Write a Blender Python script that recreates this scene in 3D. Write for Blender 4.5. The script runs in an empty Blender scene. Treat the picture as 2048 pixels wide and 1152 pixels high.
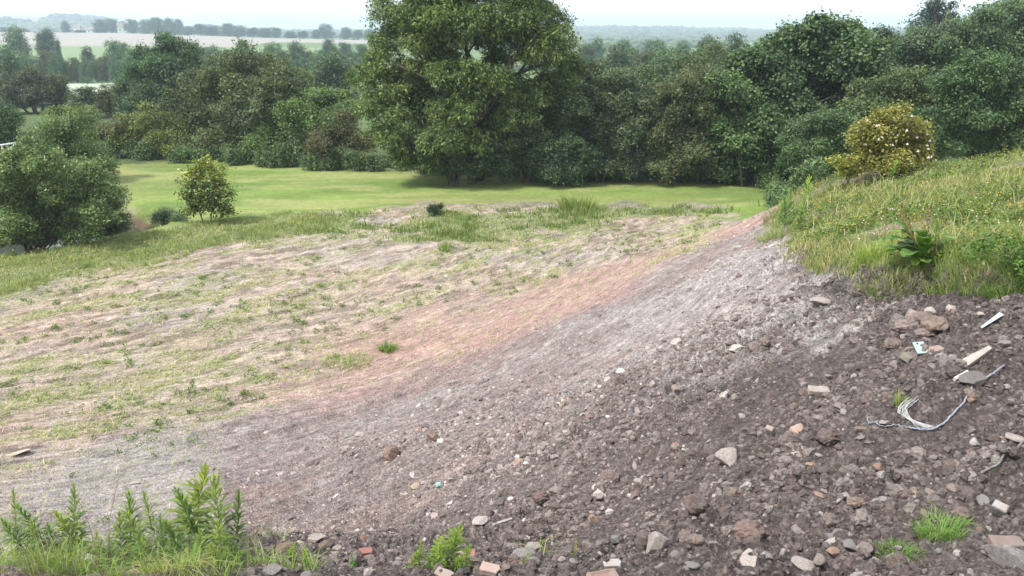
import bpy, math, random
import numpy as np
from mathutils import Vector, Matrix
C = bpy.context.scene.collection
R = math.radians
# ------------------------------------------------------------------ camera
FPX, TH, H = 1704.0, R(16.8), 8.0
cam = bpy.data.cameras.new('camera')
cam.sensor_width = 36.0
cam.lens = 36.0 * FPX / 2048.0
cam.clip_start = 0.05
cam.clip_end = 30000
camo = bpy.data.objects.new('camera', cam)
C.objects.link(camo)
camo.location = (0, 0, H)
camo.rotation_euler = (math.pi / 2 - TH, 0, 0)
bpy.context.scene.camera = camo
# ------------------------------------------------------------------ world: a bright overcast sky
SUN_DIR = Vector((-0.44, -0.30, 0.82)).normalized()
world = bpy.data.worlds.new('World')
bpy.context.scene.world = world
world.use_nodes = True
wn, wl = world.node_tree.nodes, world.node_tree.links
wn.clear()
wout = wn.new('ShaderNodeOutputWorld')
sky = wn.new('ShaderNodeTexSky')
sky.sky_type = 'NISHITA'
sky.sun_disc = False
sky.sun_elevation = math.asin(SUN_DIR.z)
sky.sun_rotation = math.atan2(SUN_DIR.x, SUN_DIR.y)
sky.air_density = 1.0
sky.dust_density = 3.0
bg1 = wn.new('ShaderNodeBackground')
bg1.inputs['Strength'].default_value = 0.05
wl.new(sky.outputs['Color'], bg1.inputs['Color'])
# cloud layer: brighter overhead than at the horizon, with soft mottling
tc = wn.new('ShaderNodeTexCoord')
sx = wn.new('ShaderNodeSeparateXYZ')
wl.new(tc.outputs['Generated'], sx.inputs[0])
rmp = wn.new('ShaderNodeValToRGB')
rmp.color_ramp.elements[0].position = 0.0
rmp.color_ramp.elements[0].color = (1.2, 1.17, 1.12, 1)
rmp.color_ramp.elements[1].position = 0.9
rmp.color_ramp.elements[1].color = (0.66, 0.70, 0.78, 1)
e = rmp.color_ramp.elements.new(0.12)
e.color = (1.02, 1.0, 0.96, 1)
wl.new(sx.outputs['Z'], rmp.inputs['Fac'])
nz = wn.new('ShaderNodeTexNoise')
nz.inputs['Scale'].default_value = 2.2
nz.inputs['Detail'].default_value = 4
wl.new(tc.outputs['Generated'], nz.inputs['Vector'])
mr = wn.new('ShaderNodeMapRange')
mr.inputs['To Min'].default_value = 0.94
mr.inputs['To Max'].default_value = 1.04
wl.new(nz.outputs['Fac'], mr.inputs['Value'])
bg2 = wn.new('ShaderNodeBackground')
wl.new(rmp.outputs['Color'], bg2.inputs['Color'])
wl.new(mr.outputs['Result'], bg2.inputs['Strength'])
add = wn.new('ShaderNodeAddShader')
wl.new(bg1.outputs[0], add.inputs[0])
wl.new(bg2.outputs[0], add.inputs[1])
wl.new(add.outputs[0], wout.inputs['Surface'])
# ------------------------------------------------------------------ sun through thin cloud
sl = bpy.data.lights.new('sun', 'SUN')
sl.energy = 3.3
sl.angle = R(7)
sl.color = (1.0, 0.96, 0.9)
so = bpy.data.objects.new('sun', sl)
C.objects.link(so)
so.location = (-40, 10, 60)
so.rotation_euler = SUN_DIR.to_track_quat('Z', 'Y').to_euler()
vs = bpy.context.scene.view_settings
vs.view_transform = 'Standard'
vs.look = 'None'
vs.exposure = 0.45
vs.gamma = 1.0
vs.use_curve_mapping = False
cy = bpy.context.scene.cycles
cy.max_bounces = 5
cy.diffuse_bounces = 3
cy.glossy_bounces = 2
cy.transmission_bounces = 4
cy.volume_bounces = 1
cy.transparent_max_bounces = 6
# ------------------------------------------------------------------ maths
CT, ST = math.cos(TH), math.sin(TH)


def ray(u, v):
    a, b = (u - 1024) / FPX, (v - 576) / FPX
    return a, CT - b * ST, -ST - b * CT


def at(u, v, Y):
    a, dy, dz = ray(u, v)
    t = Y / dy
    return (a * t, Y, H + dz * t)


def atz(u, v, z):
    a, dy, dz = ray(u, v)
    t = (z - H) / dz
    return (a * t, dy * t, z)


def hsh(i, j, s):
    n = (i * 374761393 + j * 668265263 + s * 2147483647) & 0xffffffff
    n = ((n ^ (n >> 13)) * 1274126177) & 0xffffffff
    return ((n ^ (n >> 16)) & 0xffff) / 65535.0


def vnoise(x, y, s=0):
    xi, yi = np.floor(x).astype(np.int64), np.floor(y).astype(np.int64)
    fx, fy = x - xi, y - yi
    fx = fx * fx * fx * (fx * (fx * 6 - 15) + 10)
    fy = fy * fy * fy * (fy * (fy * 6 - 15) + 10)
    a, b = hsh(xi, yi, s), hsh(xi + 1, yi, s)
    c, d = hsh(xi, yi + 1, s), hsh(xi + 1, yi + 1, s)
    return (a + (b - a) * fx) * (1 - fy) + (c + (d - c) * fx) * fy


def fbm(x, y, f=1.0, o=4, s=0, g=0.5):
    r, a, t = 0, 1.0, 0
    for k in range(o):
        c, sn = math.cos(0.6 * k), math.sin(0.6 * k)
        r = r + a * vnoise((x * c - y * sn) * f + 17.3 * k, (x * sn + y * c) * f - 9.1 * k, s + k)
        t += a
        a *= g
        f *= 2.03
    return r / t                                   # 0..1


def sstep(a, b, x):
    t = np.clip((x - a) / (b - a), 0, 1)
    return t * t * (3 - 2 * t)


def sdpoly(X, Y, P):
    """signed distance to a polygon in plan, positive inside"""
    d = np.full(X.shape, 1e9)
    ins = np.zeros(X.shape, bool)
    n = len(P)
    for i in range(n):
        ax, ay = P[i][0], P[i][1]
        bx, by = P[(i + 1) % n][0], P[(i + 1) % n][1]
        ex, ey = bx - ax, by - ay
        t = np.clip(((X - ax) * ex + (Y - ay) * ey) / (ex * ex + ey * ey + 1e-9), 0, 1)
        d = np.minimum(d, np.hypot(X - ax - t * ex, Y - ay - t * ey))
        c = (ay > Y) != (by > Y)
        with np.errstate(divide='ignore', invalid='ignore'):
            xx = (bx - ax) * (Y - ay) / (by - ay + 1e-12) + ax
        ins ^= c & (X < xx)
    return np.where(ins, d, -d)


# ------------------------------------------------------------------ lie of the land
CP = [at(u, v, Y) for u, v, Y in [
    # rubble bank
    (1637, 780, 8.2), (2010, 1090, 5.3), (1450, 925, 7.8), (1100, 850, 11.4), (1300, 650, 15.5), (1350, 540, 22),
    (1500, 500, 19.5), (1550, 440, 27), (1540, 421, 30), (1500, 620, 13.2), (1250, 600, 20), (1950, 640, 9.2),
    (1850, 700, 8.9), (1750, 660, 9.8), (2048, 760, 7.3), (2048, 900, 6.1), (2048, 1152, 4.6), (1637, 1152, 5.0),
    (1300, 1100, 6.0), (1250, 950, 8.4), (1000, 950, 10.3), (1450, 760, 10.2), (1200, 760, 12.6),
    # plateau
    (1600, 380, 30), (1680, 352, 28), (1850, 341, 26), (2048, 311, 24), (1800, 450, 15.3), (1600, 530, 14.2),
    (1740, 575, 11.6), (1850, 580, 10.7), (2000, 570, 10), (2060, 600, 9.2), (1950, 450, 14.5), (1680, 480, 16.5), (1640, 430, 21),
    (2300, 560, 9.5), (2300, 420, 15), (2500, 700, 7.5),
    # near ledge
    (900, 1152, 5.75), (900, 1090, 8.0), (900, 1010, 10.2), (1100, 1100, 7.0), (430, 1152, 5.1), (200, 1120, 5.4), (0, 1152, 5.0),
    (-200, 1152, 4.9), (650, 1152, 5.3), (650, 1095, 7.2), (2400, 1152, 4.3),
]]
CP += [(0, 0, 6.3), (-4, 0, 6.0), (4, 0, 6.3), (0, -6, 6.4), (0, 2.5, 5.35), (-3, 2.5, 5.2), (3, 2.5, 5.4), (-3.2, 8, 2.6), (-6.5, 8, 2.4), (-3, 10.2, 1.35),
       (-8, 5, 4.2), (-8, 0, 5.5), (-3.5, 12.8, .75), (-7, 11, 1.0), (-12, 9, 2.0), (-14, 5, 4), (-12, -5, 5.5), (12, -5, 6.0), (-30, 10, 1.2), (30, -10, 6.0), (-30, -20, 4.5), (20, 5, 5.2), (22, 14, 5.0), (30, 25, 4.8), (0, -20, 6), (0, -40, 6), (-35, -35, 5), (35, -35, 6)]
CP += [(x, y, z) for x, y, z in [
    (-4, 16, .35), (-9, 15, .35), (-1.8, 18, .2), (-15, 20, .1), (-8, 22, .15), (-1, 22, .15), (-12, 28, .1), (-4, 28, .05), (1.5, 26.5, .1), (0, 34, .1), (-10, 36, 0),
    (-20, 28, 0), (-30, 30, -.2), (7, 34, .15), (12, 38, .2), (15, 33, 1.2), (10, 46, 0), (0, 46, 0), (-10, 52, 0), (-22, 48, 0), (-30, 55, 0), (20, 44, .4),
    (-50, 50, 0), (-40, 20, 0), (26, 50, .8), (35, 40, 3), (50, 30, 4), (60, 50, 5), (40, 60, 2), (0, 60, 0), (-25, 65, 0), (50, 0, 5), (-55, 0, 2), (60, -30, 5), (-60, -30, 3), (0, -60, 6)]]
CP = np.array(CP)
_c = 1.2
_A = np.sqrt((CP[:, None, 0] - CP[None, :, 0]) ** 2 + (CP[:, None, 1] - CP[None, :, 1]) ** 2 + _c * _c)
_n = len(CP)
_M = np.zeros((_n + 1, _n + 1))
_M[:_n, :_n] = _A + np.eye(_n) * -0.15
_M[_n, :_n] = 1
_M[:_n, _n] = 1
_W = np.linalg.solve(_M, np.append(CP[:, 2], 0))


def base_near(X, Y):
    z = np.full(X.shape, _W[-1])
    for k in range(_n):
        z = z + _W[k] * np.sqrt((X - CP[k, 0]) ** 2 + (Y - CP[k, 1]) ** 2 + _c * _c)
    return z


def base_far(X, Y):
    r = np.hypot(X, Y)
    az = np.degrees(np.arctan2(X, Y))
    left = np.interp(r, [0, 60, 110, 180, 260, 520, 6000], [0, 0, -1.5, -3.5, -5, -5, -5])
    up = np.interp(az, [-60, -31, -24, -19, -15, -10, -5], [7.5, 7.3, 6.2, 3.5, 1, -1, -3]) + 5
    left = left + up * np.interp(r, [520, 900, 1000, 1400], [0, 1, .9, .3])
    right = np.interp(r, [0, 60, 150, 300, 900, 6000], [0, 0, -3, -6, -9, -9])
    w = sstep(-8, 2, az)
    z = left * (1 - w) + right * w
    ridge = np.interp(az, [-180, -60, -31, -26, -19.3, -17, -12, -8, 0, 4, 9, 13, 16, 20, 60, 180],
                      [50, 48, 47, 46, 20, 6, 2, 2, 2, 16, 14, 9, 5, 6, 20, 40])
    ridge = ridge + 4 * (vnoise(az / 1.7, az * 0, 5) - .5)
    z = z + (ridge - z) * sstep(1500, 3000, r)
    z = z + 15 * np.exp(-(((X - 92) / 34) ** 2 + ((Y - 125) / 45) ** 2)) * sstep(60, 110, r)
    return z


def wxy(u, v):
    """plan position of a spot of the open ground seen at u, v"""
    a, dy, dz = ray(u, v)
    ts = np.exp(np.linspace(math.log(3.0), math.log(3000), 1500))
    g = base(a * ts, dy * ts)
    below = (H + dz * ts) < g
    k = int(np.argmax(below)) if below.any() else -1
    t = ts[k]
    return (a * t, dy * t)


def base(X, Y):
    r = np.hypot(X, Y)
    w = sstep(50, 72, r)
    return base_near(X, Y) * (1 - w) + base_far(X, Y) * w


def WP(pts):
    return [wxy(u, v) for u, v in pts]


POND = [atz(u, v, -1.1)[:2] for u, v in [(-500, 612), (-100, 568), (0, 553), (150, 532), (296, 492), (270, 458), (200, 442), (0, 430), (-500, 420)]]
LAWN = WP([(200, 322), (225, 430), (250, 452), (300, 470), (420, 446), (620, 432), (850, 408), (1150, 402), (1420, 412), (1560, 425)]) + [(17, 34), (22, 40), (17, 46.5)] + WP([(1450, 362), (1100, 352), (850, 343), (720, 333), (450, 318)]) + [(-24, 53.5)]
RED = WP([(540, 775), (760, 660), (1050, 580), (1250, 520), (1540, 419), (1555, 436), (1350, 505), (1220, 590), (1020, 665), (860, 735), (700, 800)])
PLAT = WP([(1530, 446), (1545, 425)]) + [(12, 33), (16, 36), (60, 40), (60, 5), (12, 8.5)] + WP([(2040, 578), (1990, 566), (1850, 558), (1740, 557), (1640, 533), (1560, 510), (1575, 475)])
RIM = WP([(-300, 535), (0, 505), (150, 492), (190, 480), (230, 470), (300, 466), (450, 440), (640, 428), (690, 445), (560, 472), (420, 497), (330, 522), (120, 565), (0, 592), (-300, 655)])
BANK = WP([(430, 880), (600, 800), (860, 722), (1100, 645), (1350, 515), (1540, 424)]) + [(14, 32), (30, 20), (40, -20), (-8, -20), (-12, 4.5), (-7, 8), (-4.5, 10.5)]
GREY = WP([(0, 1000), (60, 920), (330, 850), (620, 860), (880, 960), (1100, 1060)]) + [(0, 6.5), (-6, 6.5)]
WEED = WP([(780, 470), (830, 432), (900, 424), (1150, 412), (1480, 412), (1380, 432), (1250, 446), (1100, 468), (960, 488), (840, 485)])
WEED2 = WP([(590, 460), (650, 430), (760, 428), (700, 455), (620, 468)])
PALEP = WP([(1100, 690), (1300, 590), (1500, 500), (1570, 500), (1740, 590), (1640, 680), (1450, 700), (1300, 770)])
SMEAR = WP([(1625, 700), (1700, 640), (1790, 580), (1815, 575), (1760, 625), (1650, 705)])
WHEAT = [atz(u, v, -1)[:2] for u, v in [(95, 92), (260, 96), (420, 88), (560, 94), (740, 100)]]


def masks(X, Y):
    m = {}
    r = np.hypot(X, Y)
    n1 = fbm(X, Y, 0.7, 4, 11) - .5
    m['lawn'] = sstep(-.35, .5, sdpoly(X, Y, LAWN) + n1 * 3.0)
    m['plat'] = sstep(-.1, .12, sdpoly(X, Y, PLAT) + n1 * .8)
    m['rim'] = sstep(-.3, .5, sdpoly(X, Y, RIM) + n1 * 2.0)
    m['bank'] = sstep(-.5, .8, sdpoly(X, Y, BANK) + n1 * 2.4)
    m['red'] = sstep(-1.6, 1.1, sdpoly(X, Y, RED) + n1 * 2.2)
    m['grey'] = sstep(-.8, 1.2, sdpoly(X, Y, GREY) + n1 * 3.0)
    m['weed'] = np.maximum(sstep(-.3, .5, sdpoly(X, Y, WEED) + n1 * 4.5), sstep(-.3, .5, sdpoly(X, Y, WEED2) + n1 * 3))
    m['far'] = np.clip(sstep(52, 58, r + 0.18 * X) + sstep(38, 44, Y) * (1 - m['lawn']), 0, 1)
    return m


def streakc(X, Y):
    """coordinates along and across the machine's drag lines on the bank"""
    ph = np.interp(Y, [6, 12, 30], [R(33), R(36), R(52)])
    x, y = X - 2, Y - 15
    return x * np.cos(ph) + y * np.sin(ph), -x * np.sin(ph) + y * np.cos(ph)


def roughness(X, Y, al, ac):
    """1 where the spoil lies loose in clods, 0 where the digger has smeared it flat"""
    loose = sstep(-2.6, 3.8, X + (12.5 - Y) * .72 + (fbm(al * .5, ac, .5, 3, 28) - .5) * 7)
    return np.clip(.12 + .88 * loose * sstep(.36, .52, fbm(al * .4, ac, .8, 3, 29)), 0, 1)


def height(X, Y, m=None):
    X = np.asarray(X, float)
    Y = np.asarray(Y, float)
    z = base(X, Y)
    if m is None:
        m = masks(X, Y)
    r = np.hypot(X, Y)
    near = 1 - sstep(50, 80, r)
    sdp = sdpoly(X, Y, POND)
    z = z - (1.9 + 0) * sstep(-1.3, .8, sdp) * near
    al, ac = streakc(X, Y)
    bank = m['bank'] * (1 - m['plat'])
    # shoulders and slumps, drag ridges, then clods
    rf = roughness(X, Y, al, ac)
    d = bank * (.36 * (fbm(al * .35, ac, .55, 3, 21) - .5) + .24 * (fbm(al * .22, ac, 2.0, 4, 22, .6) - .5)
                + .07 * (fbm(X, Y, 2.6, 3, 23) - .5) + (1 - rf) * (.13 * (fbm(al * .16, ac, 5.5, 4, 26, .62) - .5) + .03 * (fbm(X, Y, 9, 3, 27, .6) - .5)) + rf * (.15 * np.abs(fbm(X, Y, 4.5, 3, 24, .65) - .5) * 2 + .07 * (fbm(X, Y, 13, 3, 25, .6) - .5)))
    fld = (1 - m['bank']) * (1 - m['lawn']) * near
    d = d + fld * (.10 * (fbm(X, Y, .5, 3, 31) - .5) + .07 * (fbm(al * .5, ac, 1.6, 3, 32) - .5) + .06 * (fbm(X, Y, 6, 4, 33, .6) - .5))
    d = d + m['plat'] * (.12 * (fbm(X, Y, .6, 3, 41) - .5) + .05 * (fbm(X, Y, 3, 3, 42) - .5))
    # caterpillar track marks
    tr = m['grey'] * sstep(.45, .6, fbm(al * .3, ac, .9, 2, 51))
    w = fbm(X, Y, 1.2, 2, 52) * 5
    d = d + tr * .04 * np.sin((ac + .25 * al) * 27 + w)
    # dark undercut lip of the turf
    sp = sdpoly(X, Y, PLAT) + n_edge(X, Y)
    d = d + .16 * sstep(-.06, .10, sp) * m['bank'] * (Y < 22) - .10 * np.exp(-((sp + .25) / .25) ** 2) * (Y < 16) - .14 * np.exp(-((sp + .30) / .28) ** 2) * sstep(12, 10.5, Y)
    return z + d * near + (1 - near) * 0


def n_edge(X, Y):
    return (fbm(X, Y, 1.3, 3, 61) - .5) * .8


def hz(x, y):
    return float(height(np.array([x]), np.array([y]))[0])


def G(u, v):
    """the spot of ground seen at u, v"""
    a, dy, dz = ray(u, v)
    ts = np.exp(np.linspace(math.log(3.5), math.log(70), 900))
    g = height(a * ts, dy * ts)
    below = (H + dz * ts) < g
    k = int(np.argmax(below)) if below.any() else 899
    t = ts[k]
    return Vector((a * t, dy * t, float(g[k])))


# ------------------------------------------------------------------ mesh and tag helpers
def npmesh(name, V, Fc, mat, attrs=None, flat=False, dom='FACE'):
    V = np.ascontiguousarray(V, np.float32).reshape(-1, 3)
    Fc = np.ascontiguousarray(Fc, np.int32)
    me = bpy.data.meshes.new(name)
    me.vertices.add(len(V))
    me.vertices.foreach_set('co', V.ravel())
    k = Fc.shape[1]
    me.loops.add(Fc.size)
    me.loops.foreach_set('vertex_index', Fc.ravel())
    me.polygons.add(len(Fc))
    me.polygons.foreach_set('loop_start', np.arange(0, Fc.size, k, dtype=np.int32))
    for an, (kind, dm, val) in (attrs or {}).items():
        at_ = me.attributes.new(an, kind, dm)
        at_.data.foreach_set('color' if kind == 'FLOAT_COLOR' else 'value', np.ascontiguousarray(val, np.float32).ravel())
    if flat:
        s = me.attributes.new('sharp_face', 'BOOLEAN', 'FACE')
        s.data.foreach_set('value', np.ones(len(Fc), bool))
    me.update(calc_edges=True)
    if mat:
        me.materials.append(mat)
    return me


def link(name, me, parent=None, loc=None, color=None):
    o = bpy.data.objects.new(name, me)
    C.objects.link(o)
    if parent:
        o.parent = parent
    if loc is not None:
        o.location = loc
    if color:
        o.color = (*color, 1)
    return o


def tag(o, label, cat, group=None, kind=None):
    if label:
        o['label'] = label
    if cat:
        o['category'] = cat
    if group:
        o['group'] = group
    if kind:
        o['kind'] = kind
    return o


def thing(name, label, cat, loc, group=None):
    o = bpy.data.objects.new(name, None)
    C.objects.link(o)
    o.location = loc
    o.empty_display_size = .2
    return tag(o, label, cat, group)


class MB:
    def __init__(s):
        s.v, s.f = [], []

    def tube(s, pts, rad, n=6):
        pts = [Vector(p) for p in pts]
        b = len(s.v)
        prev = None
        for i, p in enumerate(pts):
            d = (pts[min(i + 1, len(pts) - 1)] - pts[max(i - 1, 0)])
            d = d.normalized() if d.length > 1e-9 else Vector((0, 0, 1))
            if prev is None:
                prev = d.orthogonal().normalized()
            x = (prev - d * prev.dot(d)).normalized()
            prev = x
            y = d.cross(x)
            for k in range(n):
                t = 2 * math.pi * k / n
                s.v.append(p + (x * math.cos(t) + y * math.sin(t)) * rad[i])
        for i in range(len(pts) - 1):
            for k in range(n):
                a, c = b + i * n + k, b + i * n + (k + 1) % n
                s.f.append((a, c, c + n, a + n))
        return s

    def box(s, c, sz, rot=None, jit=0, rng=None):
        b = len(s.v)
        for i in (-1, 1):
            for j in (-1, 1):
                for k in (-1, 1):
                    p = Vector((i * sz[0] / 2, j * sz[1] / 2, k * sz[2] / 2))
                    if jit:
                        p += Vector([rng.uniform(-jit, jit) for _ in range(3)])
                    if rot:
                        p = rot @ p
                    s.v.append(p + Vector(c))
        s.f += [tuple(b + q for q in f) for f in [(0, 1, 3, 2), (4, 6, 7, 5), (0, 4, 5, 1), (2, 3, 7, 6), (0, 2, 6, 4), (1, 5, 7, 3)]]
        return s

    def build(s, name, mat, parent=None, loc=None, flat=False):
        me = bpy.data.meshes.new(name)
        me.from_pydata([tuple(p) for p in s.v], [], s.f)
        me.materials.append(mat)
        if not flat:
            me.shade_smooth()
        return link(name, me, parent, loc)


# ------------------------------------------------------------------ materials
def newmat(name):
    m = bpy.data.materials.new(name)
    m.use_nodes = True
    nt = m.node_tree
    p = nt.nodes['Principled BSDF']
    return m, nt, p


def mixc(nt, a, b, fac, mode='MIX'):
    n = nt.nodes.new('ShaderNodeMix')
    n.data_type = 'RGBA'
    n.blend_type = mode
    for sock, v in ((n.inputs[0], fac), (n.inputs[6], a), (n.inputs[7], b)):
        if isinstance(v, (int, float)):
            sock.default_value = v
        elif isinstance(v, tuple):
            sock.default_value = (*v, 1)
        else:
            nt.links.new(v, sock)
    return n.outputs[2]


def noise(nt, scale, detail=4, rough=.55, vec=None):
    n = nt.nodes.new('ShaderNodeTexNoise')
    n.inputs['Scale'].default_value = scale
    n.inputs['Detail'].default_value = detail
    n.inputs['Roughness'].default_value = rough
    if vec is None:
        t = nt.nodes.new('ShaderNodeTexCoord')
        vec = t.outputs['Object']
    nt.links.new(vec, n.inputs['Vector'])
    return n.outputs['Fac']


def mrange(nt, v, a, b, c, d):
    n = nt.nodes.new('ShaderNodeMapRange')
    nt.links.new(v, n.inputs['Value'])
    for k, x in zip(('From Min', 'From Max', 'To Min', 'To Max'), (a, b, c, d)):
        n.inputs[k].default_value = x
    return n.outputs['Result']


def attr(nt, name):
    n = nt.nodes.new('ShaderNodeAttribute')
    n.attribute_name = name
    return n


def leafmat(name, ca, cb, trans=.35, rough=.48, spec=.35, cc=None):
    m, nt, p = newmat(name)
    tn = attr(nt, 'tone').outputs['Fac']
    col = mixc(nt, ca, cb, mrange(nt, tn, 0, .8, 0, 1))
    if cc:
        col = mixc(nt, col, cc, mrange(nt, tn, .86, 1, 0, 1))
    oi = nt.nodes.new('ShaderNodeObjectInfo')
    col = mixc(nt, col, oi.outputs['Color'], 1.0, 'MULTIPLY')
    nt.links.new(col, p.inputs['Base Color'])
    p.inputs['Roughness'].default_value = rough
    p.inputs['Specular IOR Level'].default_value = spec
    tr = nt.nodes.new('ShaderNodeBsdfTranslucent')
    nt.links.new(mixc(nt, col, (1.0, 1.0, .55), 1.0, 'MULTIPLY'), tr.inputs['Color'])
    mx = nt.nodes.new('ShaderNodeMixShader')
    mx.inputs[0].default_value = trans
    nt.links.new(p.outputs[0], mx.inputs[1])
    nt.links.new(tr.outputs[0], mx.inputs[2])
    nt.links.new(mx.outputs[0], nt.nodes['Material Output'].inputs['Surface'])
    return m


def plain(name, ca, cb, scale=8, rough=.85, bump=.3, bs=30, metal=0, dist=.01):
    m, nt, p = newmat(name)
    col = mixc(nt, ca, cb, mrange(nt, noise(nt, scale, 5), .35, .65, 0, 1))
    oi = nt.nodes.new('ShaderNodeObjectInfo')
    col = mixc(nt, col, oi.outputs['Color'], 1.0, 'MULTIPLY')
    nt.links.new(col, p.inputs['Base Color'])
    p.inputs['Roughness'].default_value = rough
    p.inputs['Metallic'].default_value = metal
    p.inputs['Specular IOR Level'].default_value = .25
    if bump:
        b = nt.nodes.new('ShaderNodeBump')
        b.inputs['Strength'].default_value = bump
        b.inputs['Distance'].default_value = dist
        nt.links.new(noise(nt, bs, 6, .65), b.inputs['Height'])
        nt.links.new(b.outputs[0], p.inputs['Normal'])
    return m


M = {}
M['bark'] = plain('bark', (.055, .045, .035), (.13, .11, .09), 6, .9, .6, 25)
M['leaf'] = leafmat('leaf', (.020, .044, .030), (.195, .262, .125))
M['leaf_far'] = leafmat('leaf_far', (.04, .065, .035), (.15, .20, .095), .25)
M['grass'] = leafmat('grass_blade', (.15, .22, .06), (.36, .40, .16), .35, .6, .2, (.52, .45, .28))
M['weedleaf'] = leafmat('weed_leaf', (.06, .13, .03), (.28, .40, .10), .35, .5, .3)
M['stem'] = plain('stem', (.10, .15, .04), (.18, .16, .08), 20, .8, 0)
M['dry'] = plain('dry_stem', (.40, .33, .20), (.26, .20, .12), 20, .9, 0)
M['stone'] = plain('stone', (.27, .245, .235), (.15, .135, .13), 9, .9, .7, 40)
M['clod'] = plain('clod', (.13, .108, .10), (.24, .20, .185), 3, .95, .6, 60)
M['brick'] = plain('brick', (.30, .215, .18), (.30, .26, .235), 14, .95, .5, 60)
M['concrete'] = plain('concrete', (.42, .41, .38), (.30, .29, .27), 9, .9, .5, 50)
M['tile'] = plain('glazed_tile', (.42, .55, .50), (.33, .45, .42), 10, .45, .1, 40)
M['rope'] = plain('rope', (.36, .38, .43), (.18, .20, .25), 60, .6, .3, 200)
M['black'] = plain('black_rubber', (.05, .055, .06), (.09, .09, .09), 30, .6, .2, 80)
M['white'] = plain('white_paint', (.70, .71, .70), (.60, .60, .58), 4, .6, .05)
M['metal'] = plain('galvanised_rail', (.62, .65, .67), (.50, .52, .54), 10, .5, .05)
M['roof'] = plain('roof_slate', (.22, .19, .18), (.30, .25, .22), 1, .8, 0)
M['timber'] = plain('weathered_timber', (.42, .395, .35), (.30, .275, .235), 12, .9, .3, 60)
M['petal'] = plain('petal', (.72, .60, .55), (.75, .70, .62), 30, .7, 0)
M['gold'] = plain('buttercup', (.75, .55, .05), (.7, .45, .03), 30, .7, 0)
M['hole'] = plain('dark_hole', (.012, .012, .012), (.02, .02, .02), 30, .9, 0)
M['plastic'] = plain('green_plastic', (.20, .55, .42), (.55, .75, .68), 25, .4, .2, 60)
# ------------------------------------------------------------------ the ground sheet


def lerp3(a, b, t):
    return a + (np.asarray(b, float) - a) * t[:, None]


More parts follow.
